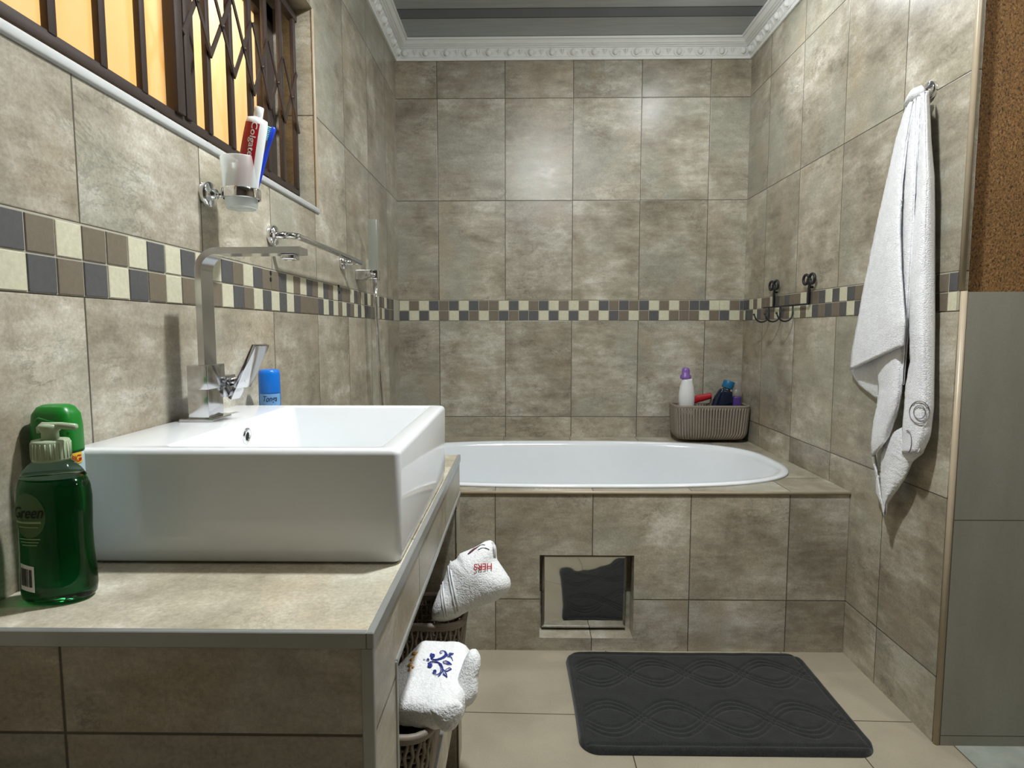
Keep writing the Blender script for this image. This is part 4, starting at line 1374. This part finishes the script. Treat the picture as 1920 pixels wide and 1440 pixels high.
# ================================================================== CLOTH
class Pillow:
    """Inflated outline (star shaped): a soft body with real thickness; pt(a, b, lift) gives a point of its front face."""

    def __init__(self, P0, A, B, outline, th, back=None, p=2.6, rough=0.0, wav=0.0, seed=0, tilt=None):
        self.P0 = Vector(P0); self.A = Vector(A).normalized()
        B = Vector(B); self.B = (B - self.A * B.dot(self.A)).normalized()
        self.N = self.A.cross(self.B)
        self.out = outline; self.th = th; self.bk = th if back is None else back; self.p = p
        self.c = (sum(q[0] for q in outline) / len(outline), sum(q[1] for q in outline) / len(outline))
        self.rough = rough; self.wav = wav; self.seed = seed
        self.n = 120
        # resample by angle
        self.rad = []
        for k in range(self.n):
            self.rad.append(self._ray(2 * pi * k / self.n))
        for _ in range(1):
            self.rad = [(self.rad[k - 1] + 2 * self.rad[k] + self.rad[(k + 1) % self.n]) / 4 for k in range(self.n)]

    def _ray(self, a):
        dx, dy = cos(a), sin(a); best = 0
        m = len(self.out)
        for i in range(m):
            x0, y0 = self.out[i][0] - self.c[0], self.out[i][1] - self.c[1]
            x1, y1 = self.out[(i + 1) % m][0] - self.c[0], self.out[(i + 1) % m][1] - self.c[1]
            ex, ey = x1 - x0, y1 - y0
            den = dx * ey - dy * ex
            if abs(den) < 1e-12: continue
            t = (x0 * ey - y0 * ex) / den; s = (x0 * dy - y0 * dx) / den
            if t > 0 and -1e-6 <= s <= 1 + 1e-6: best = max(best, t)
        return best

    def radius(self, a):
        f = (a % (2 * pi)) / (2 * pi) * self.n
        i = int(f) % self.n; g = f - int(f)
        return self.rad[i] * (1 - g) + self.rad[(i + 1) % self.n] * g

    def height(self, x, y, front=True):
        dx, dy = x - self.c[0], y - self.c[1]
        s = min(1.0, hypot(dx, dy) / max(1e-6, self.radius(atan2(dy, dx))))
        h = (1 - s ** self.p) ** (1 / self.p)
        q = Vector((x * 14 + self.seed, y * 14, self.seed * 1.7))
        return (self.th if front else -self.bk) * h + (self.wav * noise.noise(q) * (1 - s ** 4))

    def pt(self, x, y, lift=0.0, front=True):
        h = self.height(x, y, front)
        v = self.P0 + self.A * x + self.B * y + self.N * (h + (lift if front else -lift))
        if self.rough and lift == 0.0:
            v += Vector((noise.noise(v * 230), noise.noise(v * 230 + Vector((7, 3, 1))), noise.noise(v * 230 + Vector((2, 9, 4))))) * self.rough * 0.6
        return v

    def mesh(self, b, mi=0, rings=26, seg=150):
        S = [sin(pi / 2 * i / rings) for i in range(1, rings + 1)]
        def ring(s, front):
            r = []
            for k in range(seg):
                a = 2 * pi * k / seg; q = self.radius(a) * s
                r.append(self.pt(self.c[0] + cos(a) * q, self.c[1] + sin(a) * q, 0.0, front))
            return r
        R = [ring(s, False) for s in S[:-1]] + [ring(s, True) for s in reversed(S)]
        b.rings(R, mi)
        return b


# ---- towel with red lettering: bundled in the far basket, leaning out over its edge
def T1(px, py):      # photo pixel -> coordinates in the towel's own plane (metres)
    return ((px - 885) * 0.001125, (1090 - py) * 0.001125)


SIL1 = [(918, 1010), (926, 1012), (932, 1022), (934, 1047), (950, 1069), (961, 1085), (963, 1099), (957, 1110), (933, 1127), (899, 1138), (872, 1149), (858, 1158),
        (835, 1166), (808, 1164), (808, 1142), (818, 1115), (830, 1085), (835, 1066), (839, 1055), (854, 1047), (859, 1037), (891, 1024), (909, 1013)]
o1 = at(885, 1090, 'y', 1.335)
t1 = Pillow(o1, (1, 0.0, 0), (0, 0.45, 1), [T1(*q) for q in SIL1], 0.052, 0.045, 2.3, 0.0014, 0.012, 4)
tw = thing('folded_towel', 'white towel with upside-down red lettering bundled out of the farther basket', 'towel', o1, 'towels on the vanity shelf baskets')
b = MB(); t1.mesh(b); terry = b.build('terry_cloth', 'terry', tw)
b = MB()
for poly in ([(841, 1052), (845, 1072), (850, 1092), (857, 1118), (862, 1146)], [(838, 1062), (843, 1084), (848, 1104), (853, 1126), (857, 1150)],
             [(829, 1092), (832, 1110), (837, 1132), (841, 1156)], [(826, 1098), (829, 1116), (833, 1136), (836, 1158)]):
    b.tube([t1.pt(*T1(*q), 0.0016) for q in poly], 0.0022, 6)
b.build('border_stripes', 'satin', tw)
b = MB()
tv, tf = text_geo("HERS", 0.0136, 0.0)
ca, sa = cos(math.radians(184)), sin(math.radians(184))
b.add([t1.pt(T1(909, 1064)[0] + (x * ca - y * sa) * 0.92, T1(909, 1064)[1] + (x * sa + y * ca), 0.0042) for x, y in tv], tf)
b.build('red_lettering', 'red_ink', tw)
b = MB()
b.tube([t1.pt(*T1(*q), 0.0012) for q in ((878, 1040), (884, 1035), (890, 1030), (897, 1025))], [0.0012, 0.0030, 0.0030, 0.0012], 6)
b.build('plum_stitching', 'plum_thread', tw)
b = MB()
b.tube([t1.pt(*T1(*q), 0.001) for q in ((895, 1026), (901, 1022), (907, 1021), (911, 1022))], 0.0012, 6)
b.tube([t1.pt(*T1(*q), 0.001) for q in ((898, 1032), (905, 1028), (913, 1028), (920, 1031))], 0.0012, 6)
for dx in (0, 3, 6): b.tube([t1.pt(*T1(*q), 0.001) for q in ((924 + dx * .7, 1016), (927 + dx * .6, 1030), (929 + dx * .5, 1046))], 0.0008, 5)
b.build('grey_stitching', 'grey_thread', tw)

# ---- folded towel with blue scroll motif on the near basket
E2 = (750, 1170, 6.547)


def e2(x, y): return (E2[0] + x / E2[2], E2[1] + y / E2[2])


o2 = Vector((-0.170, 1.085, 0.478))
A2 = Vector((1, 0.0, 0.0)); B2 = Vector((0.0, 1, 0.06))


def T2(px, py):
    """photo pixel -> towel plane, through the towel's top face"""
    N = A2.cross(B2).normalized()
    top = o2 + N * 0.033
    d = RIGHT * ((px - 960) / F_PX) + FWD - UP * ((py - 720) / F_PX)
    q = CAM + d * ((top - CAM).dot(N) / d.dot(N))
    r = q - o2
    return (r.dot(A2.normalized()), r.dot(B2.normalized()))


SIL2 = [(790, 1188), (825, 1189), (857, 1188), (870, 1192), (880, 1200), (884, 1215), (884, 1240), (880, 1262), (872, 1288), (862, 1305), (845, 1316), (810, 1318), (770, 1312),
        (735, 1308), (720, 1300), (728, 1255), (750, 1228), (772, 1205)]
t2 = Pillow(o2, A2, B2, [T2(*q) for q in SIL2], 0.033, 0.030, 3.6, 0.0024, 0.006, 9)
tw = thing('folded_towel', 'folded white towel with blue scroll motif lying on the nearer basket', 'towel', o2, 'towels on the vanity shelf baskets')
b = MB(); t2.mesh(b)
# rolled outer fold on the right
fo = Pillow(at(884, 1268, 'y', 1.02), (1, 0, 0), (0, 0.5, 1), [((x - 884) * 0.00094, (1268 - y) * 0.00094) for x, y in
            ((880, 1222), (892, 1221), (900, 1235), (900, 1250), (896, 1270), (896, 1298), (888, 1312), (876, 1320), (858, 1312), (854, 1290), (862, 1262), (870, 1240))], 0.026, 0.03, 2.8, 0.0014, 0.006, 2)
fo.mesh(b, rings=14, seg=90)
# corner hanging over the basket rim
fl = Pillow(at(840, 1338, 'y', 0.935), (1, 0.1, 0), (0, 0.10, 1), [((x - 840) * 0.00086, (1338 - y) * 0.00086) for x, y in
            ((806, 1325), (830, 1316), (858, 1314), (868, 1325), (866, 1340), (862, 1352), (854, 1364), (842, 1371), (828, 1368), (817, 1354))], 0.012, 0.02, 2.2, 0.0014, 0.003, 7)
fl.mesh(b, rings=14, seg=80)
b.build('terry_cloth', 'terry', tw)


def spiral(cx, cy, r0, turns, a0, dirn=1, n=26):
    out = []
    for i in range(n + 1):
        t = i / n; a = a0 + dirn * 2 * pi * turns * t; r = r0 * (0.15 + 0.85 * t)
        out.append((cx + r * cos(a), cy + r * sin(a)))
    return out


b = MB()


def stitch(pts, w=0.0013):
    q = [t2.pt(*T2(*e2(*p)), 0.0016) for p in pts]
    n = len(q)
    b.tube(q, [0.62 * w * (0.55 + 0.75 * sin(pi * min(1, max(0, i / (n - 1))))) for i in range(n)], 6)


stitch([(285, 445), (300, 455), (315, 452)], .0009)
stitch(spiral(342, 457, 19, 1.2, 0.4), .0012)
stitch(spiral(403, 403, 30, 1.5, 1.0, 1) + [(385, 440), (410, 458), (455, 458), (505, 440), (540, 415), (560, 385), (552, 350), (525, 336), (500, 342), (490, 362), (502, 378), (518, 372)], .0018)
stitch([(420, 470), (480, 462), (540, 440), (580, 400), (560, 355), (545, 340)], .0018)
stitch([(568, 362), (575, 395), (592, 425), (612, 395), (655, 380), (610, 372), (592, 400)], .0014)
stitch([(592, 425), (630, 430), (650, 478)], .0013)
stitch([(605, 428), (625, 400), (650, 385)], .0012)
stitch([(525, 490), (560, 478), (600, 495), (632, 522), (590, 520), (545, 512), (525, 490)], .0014)
stitch([(545, 495), (575, 502), (610, 515)], .0010)
stitch(spiral(365, 522, 26, 1.5, 2.6, -1) + [(345, 500), (375, 482), (420, 482), (470, 498), (500, 540), (505, 585), (490, 622), (455, 640), (420, 632)], .0018)
stitch([(400, 478), (455, 485), (505, 520), (525, 565), (520, 605), (495, 640), (470, 660)], .0018)
stitch(spiral(424, 598, 25, 1.4, 0.2, 1) + [(400, 610), (415, 630)], .0014)
stitch([(525, 565), (540, 595), (580, 602), (630, 575), (610, 560), (560, 585)], .0014)
stitch([(540, 600), (530, 635), (555, 655), (578, 672), (572, 640), (555, 605)], .0014)
stitch([(548, 612), (552, 640)], .0011)
stitch([(470, 640), (475, 672)], .0009)
b.build('blue_motif', 'blue_thread', tw)
b = MB()
for px, py, r in ((777, 1224, .0050), (772, 1236, .0036), (769, 1246, .0044), (775, 1250, .0026), (768, 1254, .0030)):
    q = t2.pt(*T2(px, py), 0.001); b.sphere(q, r, 10, 8, (1, 1, 0.5))
b.tube([t2.pt(*T2(*q), 0.001) for q in ((783, 1222), (776, 1233), (770, 1243), (767, 1255))], 0.0012, 6)
b.build('gold_stitching', 'gold_thread', tw)

# dark cloths in the two vanity baskets
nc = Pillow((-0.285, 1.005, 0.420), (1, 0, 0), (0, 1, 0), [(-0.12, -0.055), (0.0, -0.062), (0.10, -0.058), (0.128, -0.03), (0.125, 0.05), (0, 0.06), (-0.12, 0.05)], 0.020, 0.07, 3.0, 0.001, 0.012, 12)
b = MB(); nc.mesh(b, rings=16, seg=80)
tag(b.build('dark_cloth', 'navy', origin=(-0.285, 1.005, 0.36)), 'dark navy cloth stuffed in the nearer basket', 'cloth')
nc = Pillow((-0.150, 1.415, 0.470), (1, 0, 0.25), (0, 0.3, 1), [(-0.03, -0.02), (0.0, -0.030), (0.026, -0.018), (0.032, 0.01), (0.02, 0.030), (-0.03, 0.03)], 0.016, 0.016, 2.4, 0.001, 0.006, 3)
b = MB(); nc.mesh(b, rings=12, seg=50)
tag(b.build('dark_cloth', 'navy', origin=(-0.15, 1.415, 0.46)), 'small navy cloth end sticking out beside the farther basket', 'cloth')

# ---- bath mat
MX0, MX1, MY0, MY1 = 0.149, 0.935, 1.512, 2.008
mw, mh = MX1 - MX0, MY1 - MY0


def matz(x, y):
    u = x - MX0; v = y - MY0
    e = min(u, mw - u, v, mh - v)
    z = 0.017
    g = 0.0
    g += math.exp(-((e - 0.022) / 0.0045) ** 2) * 0.0045                       # stitched border
    for cy_, ph in ((0.135, 0.0), (0.365, 0.0)):
        for sg in (1, -1):
            for k in (-1, 0, 1):
                yy = cy_ + sg * 0.062 * cos(2 * pi * (u - 0.10) / 0.36) + k * 0.019
                sl = 1 + (0.062 * 2 * pi / 0.36 * sin(2 * pi * (u - 0.10) / 0.36)) ** 2
                dd = (v - yy) / sqrt(sl)
                g += math.exp(-(dd / 0.0042) ** 2) * 0.0036 * (1 if e > 0.03 else 0)
    g = min(g, 0.0055)
    z -= g
    z += 0.0016 * noise.noise(Vector((x * 9, y * 9, 0.3))) + 0.0008 * noise.noise(Vector((x * 30, y * 30, 1.3)))
    return z


b = MB()
nu, nv = 230, 150
rc = 0.055


def mat_pt(u, v):
    # squared grid pulled to rounded corners
    x = (u - 0.5) * mw; y = (v - 0.5) * mh
    qx, qy = abs(x) - (mw / 2 - rc), abs(y) - (mh / 2 - rc)
    if qx > 0 and qy > 0:
        m = max(qx, qy); L_ = hypot(qx, qy)
        f = m / L_ if L_ > 0 else 1
        x = math.copysign(mw / 2 - rc + qx * f, x); y = math.copysign(mh / 2 - rc + qy * f, y)
    e = min(mw / 2 - abs(x), mh / 2 - abs(y))
    X = MX0 + mw / 2 + x; Y = MY0 + mh / 2 + y
    X += 0.006 * sin(5.0 * (Y - MY0) + 1.0) * (0.25 - 1.5 * x / mw)
    return X, Y


top = []
for j in range(nv):
    for i in range(nu):
        u, v = i / (nu - 1), j / (nv - 1)
        X, Y = mat_pt(u, v)
        e = min(i, nu - 1 - i) / (nu - 1) * mw, min(j, nv - 1 - j) / (nv - 1) * mh
        ed = min(e); k = min(1.0, ed / 0.012)
        zz_ = 0.0005 + (matz(X, Y) - 0.0005) * sqrt(max(0, 1 - (1 - k) ** 2))
        top.append(Vector((X, Y, zz_)))
fs = []
for j in range(nv - 1):
    for i in range(nu - 1):
        fs.append((j * nu + i, j * nu + i + 1, (j + 1) * nu + i + 1, (j + 1) * nu + i))
b.add(top, fs)
tag(b.build('bath_mat', 'mat_cloth', origin=((MX0 + MX1) / 2, (MY0 + MY1) / 2, 0)), 'dark grey quilted bath mat on the floor in front of the bath', 'bath mat')

# ================================================================== ON THE RIGHT WALL
# wire hook rack
XW = XR - 0.014
hk = thing('wire_hook_rack', 'small black wire rack with scroll tops and three hooks on the right wall', 'hook rack', (XR, 2.55, 1.20))
for ys_ in (2.365, 2.690):
    b = MB()
    b.tube([(XW, ys_, 1.198), (XW, ys_, 1.272), (XW, ys_, 1.296)], 0.0056, 8)
    for sg in (-1, 1):
        zc_ = 1.290
        cyy = ys_ + sg * 0.0255
        sp_ = [(XW - 0.002, cyy + 0.0255 * cos(t) * (1 - 0.35 * (t0 / 26)) * -sg, zc_ + 0.022 * sin(t) * (1 - 0.35 * (t0 / 26))) for t0, t in
               [(i, -0.6 + i * (2 * pi * 1.15) / 26) for i in range(27)]]
        b.tube(sp_, 0.0052, 8)
    b.tube([(XR, ys_, 1.262), (XW, ys_, 1.262)], 0.004, 8)
    b.build('scroll_stem', 'black_iron', hk)
b = MB(); b.tube([(XW, 2.365, 1.199), (XW, 2.80, 1.199)], 0.0034, 8); b.build('rail', 'black_iron', hk)
for yh in (2.500, 2.620, 2.740):
    b = MB()
    pth = [(XW, yh, 1.199), (XW, yh, 1.165)]
    for i in range(1, 11):
        a = pi * 0.86 * i / 10
        pth.append((XW - 0.030 + 0.030 * cos(a), yh, 1.165 - 0.030 * sin(a)))
    pth.append((XW - 0.064, yh, 1.168))
    b.tube(pth, 0.0034, 8)
    b.sphere(pth[-1], 0.0048, 10, 8)
    b.build('hook', 'black_iron', hk)

# round chrome robe hook
HY, HZ = 1.730, 1.740
rh = thing('robe_hook', 'round chrome robe hook on the right wall holding the long towel', 'robe hook', (XR, HY, HZ))
mxn = Matrix.Rotation(-pi / 2, 4, 'Y')
b = MB(); b.lathe([(0.0235, 0.0), (0.0240, 0.002), (0.0240, 0.010), (0.021, 0.013), (0.010, 0.014), (0.009, 0.016)], (XR, HY, HZ), 32, mat=mxn); b.build('rosette', 'chrome', rh)
b = MB(); b.tube([(XR - 0.012, HY, HZ), (XR - 0.028, HY, HZ - 0.002), (XR - 0.040, HY, HZ - 0.001)], [0.008, 0.008, 0.009], 14); b.sphere((XR - 0.040, HY, HZ - 0.001), 0.0100, 16, 10); b.build('peg', 'chrome', rh)

# long towel hanging from the robe hook: overlapping panels, each with its own outline and bulge
ht_ = thing('hanging_towel', 'long white towel with ring embroidery hanging from the hook on the right wall', 'towel', (XR - 0.04, HY, 0.60))


class Panel:
    """A cloth panel between a left and a right edge; edge points are (pixel x, pixel y, distance from the wall)."""

    def __init__(self, left, right, bulge, th=0.005, wav=0.003, seed=0):
        self.l = left; self.r = right; self.bulge = bulge; self.th = th; self.wav = wav; self.seed = seed

    @staticmethod
    def along(poly, t):
        L = [0]
        for i in range(len(poly) - 1):
            L.append(L[-1] + hypot(poly[i + 1][0] - poly[i][0], poly[i + 1][1] - poly[i][1]))
        s = t * L[-1]
        for i in range(len(poly) - 1):
            if s <= L[i + 1] or i == len(poly) - 2:
                f = (s - L[i]) / max(1e-9, L[i + 1] - L[i])
                return [poly[i][k] * (1 - f) + poly[i + 1][k] * f for k in range(3)]

    def pt(self, u, v, side=0.0):
        a = self.along(self.l, v); c = self.along(self.r, v)
        bl = self.bulge(v) if callable(self.bulge) else self.bulge
        off = a[2] * (1 - u) + c[2] * u + bl * sin(pi * u) ** 0.8
        x = a[0] * (1 - u) + c[0] * u; y = a[1] * (1 - u) + c[1] * u
        off += self.wav * noise.noise(Vector((x * 0.04, y * 0.012, self.seed)))
        return at(x, y, 'x', XR - max(0.003, off - side))

    def mesh(self, b, nu=22, nv=90):
        fr = [[self.pt(i / (nu - 1), j / (nv - 1)) for i in range(nu)] for j in range(nv)]
        def jit(p, j): return p + Vector((noise.noise(p * 170), noise.noise(p * 170 + Vector((5, 1, 2))), noise.noise(p * 170 + Vector((1, 8, 3))))) * 0.0016
        o = len(b.v)
        vs = []
        for r in fr: vs += [jit(p, 0) for p in r]
        for r in fr: vs += [p + Vector((self.th, 0, 0)) for p in r]
        fs = []; m = nu * nv
        for j in range(nv - 1):
            for i in range(nu - 1):
                q = (j * nu + i, j * nu + i + 1, (j + 1) * nu + i + 1, (j + 1) * nu + i)
                fs.append(q); fs.append(tuple(k + m for k in reversed(q)))
        for j in range(nv - 1):
            for i in (0, nu - 1):
                q = (j * nu + i, (j + 1) * nu + i, (j + 1) * nu + i + m, j * nu + i + m); fs.append(q)
        for i in range(nu - 1):
            for j in (0, nv - 1):
                q = (j * nu + i, j * nu + i + 1, j * nu + i + 1 + m, j * nu + i + m); fs.append(q)
        b.add(vs, fs)


b = MB()
# back sheet of the left half
pb = Panel([(1702, 190, .018), (1660, 356, .018), (1620, 548, .016), (1598, 660, .014), (1595, 697, .012), (1610, 722, .012), (1641, 746, .012)],
           [(1722, 190, .022), (1700, 356, .026), (1696, 548, .028), (1694, 660, .026), (1690, 720, .024), (1686, 740, .022), (1680, 748, .020)], 0.004, seed=1)
pb.mesh(b)
# inner tube seen below the left hem
pi_ = Panel([(1690, 400, .030), (1665, 560, .032), (1647, 655, .034), (1644, 700, .036), (1647, 735, .038), (1643, 764, .040), (1637, 793, .040), (1632, 834, .038), (1635, 856, .036)],
            [(1700, 400, .040), (1697, 560, .045), (1693, 655, .048), (1691, 700, .050), (1689, 735, .050), (1684, 764, .050), (1680, 778, .050), (1673, 796, .050), (1666, 818, .046)], 0.022, seed=2)
pi_.mesh(b)
# left front panel
pl = Panel([(1700, 192, .026), (1679, 262, .024), (1658, 356, .022), (1641, 432, .022), (1617, 548, .022), (1606, 610, .024), (1597, 656, .024), (1593, 694, .024)],
           [(1714, 190, .056), (1700, 262, .064), (1690, 344, .070), (1686, 432, .074), (1688, 504, .076), (1692, 560, .078), (1695, 604, .078), (1692, 647, .074)], 0.024, seed=3)
pl.mesh(b)
# middle pleat
pm = Panel([(1710, 186, .040), (1698, 262, .042), (1689, 344, .042), (1685, 432, .042), (1687, 504, .042), (1691, 570, .042), (1694, 640, .040), (1690, 720, .036)],
           [(1719, 184, .055), (1716, 286, .060), (1713, 359, .064), (1711, 417, .062), (1707, 490, .060), (1704, 557, .056), (1701, 620, .046), (1693, 722, .040)], 0.014, seed=4)
pm.mesh(b)
pm2 = Panel([(1713, 182, .040), (1713, 286, .040), (1711, 359, .042), (1708, 417, .040), (1706, 470, .038), (1704, 520, .034)],
            [(1728, 180, .050), (1725, 265, .050), (1719, 359, .048), (1713, 417, .044), (1709, 470, .040), (1706, 520, .036)], 0.014, seed=5)
pm2.mesh(b)
# right front panel down to the lower tip
pr = Panel([(1724, 176, .046), (1724, 262, .050), (1718, 359, .052), (1711, 430, .054), (1706, 500, .054), (1704, 560, .054), (1704, 620, .052), (1706, 676, .050), (1698, 722, .050), (1692, 793, .050), (1690, 851, .048)],
           [(1739, 170, .040), (1743, 262, .036), (1749, 330, .032), (1750, 400, .030), (1750, 500, .028), (1750, 560, .028), (1750, 620, .028), (1749, 677, .028), (1748, 764, .030), (1742, 816, .034), (1729, 846, .040)], 0.026, seed=6)
pr.mesh(b)
# the lower wedge of that panel
pw_ = Panel([(1692, 800, .040), (1668, 815, .038), (1655, 835, .036), (1651, 862, .038), (1650, 895, .040), (1652, 930, .042), (1656, 950, .042), (1656, 966, .040)],
            [(1740, 822, .036), (1727, 850, .042), (1708, 866, .044), (1699, 888, .045), (1691, 904, .045), (1676, 924, .045), (1663, 943, .044), (1658, 966, .041)], 0.014, seed=7)
pw_.mesh(b)
# thin edge of the back layer and its little corner
pe = Panel([(1633, 846, .022), (1637, 875, .022), (1642, 895, .022), (1642, 926, .024), (1652, 948, .028), (1655, 962, .032)],
           [(1638, 846, .026), (1642, 875, .026), (1646, 895, .026), (1650, 926, .030), (1656, 948, .034), (1657, 962, .036)], 0.003, seed=8)
pe.mesh(b, 8, 50)
# gathered top over the peg
b.tube([at(1700, 196, 'x', XR - .040), at(1709, 184, 'x', XR - .050), at(1717, 176, 'x', XR - .054), at(1725, 172, 'x', XR - .052), at(1732, 176, 'x', XR - .040)], [0.008, 0.013, 0.016, 0.016, 0.010], 14)
b.build('terry_cloth', 'terry_cool', ht_)


def find(panel, px, py):
    best = None
    for j in range(1201):
        v = j / 1200; a = panel.along(panel.l, v); c = panel.along(panel.r, v)
        den = c[0] - a[0]
        if abs(den) < 1e-6: continue
        u = (px - a[0]) / den
        y = a[1] * (1 - u) + c[1] * u
        if best is None or abs(y - py) < best[0]: best = (abs(y - py), max(0, min(1, u)), v)
    return best[1], best[2]


b = MB()
for cx_, cy_, rx, ry in ((1724, 773, 19, 21), (1724, 773, 11, 12.5)):
    b.tube([pr.pt(*find(pr, cx_ + rx * cos(2 * pi * k / 40), cy_ + ry * sin(2 * pi * k / 40)), side=-0.0022) for k in range(40)], 0.0011, 6, closed=True)
b.tube([pr.pt(*find(pr, 1701 + 8 * cos(t), 828 + 21 * sin(t)), side=-0.0022) for t in [-1.75 + 3.0 * k / 24 for k in range(25)]], 0.0011, 6)
b.build('ring_embroidery', 'grey_thread', ht_)
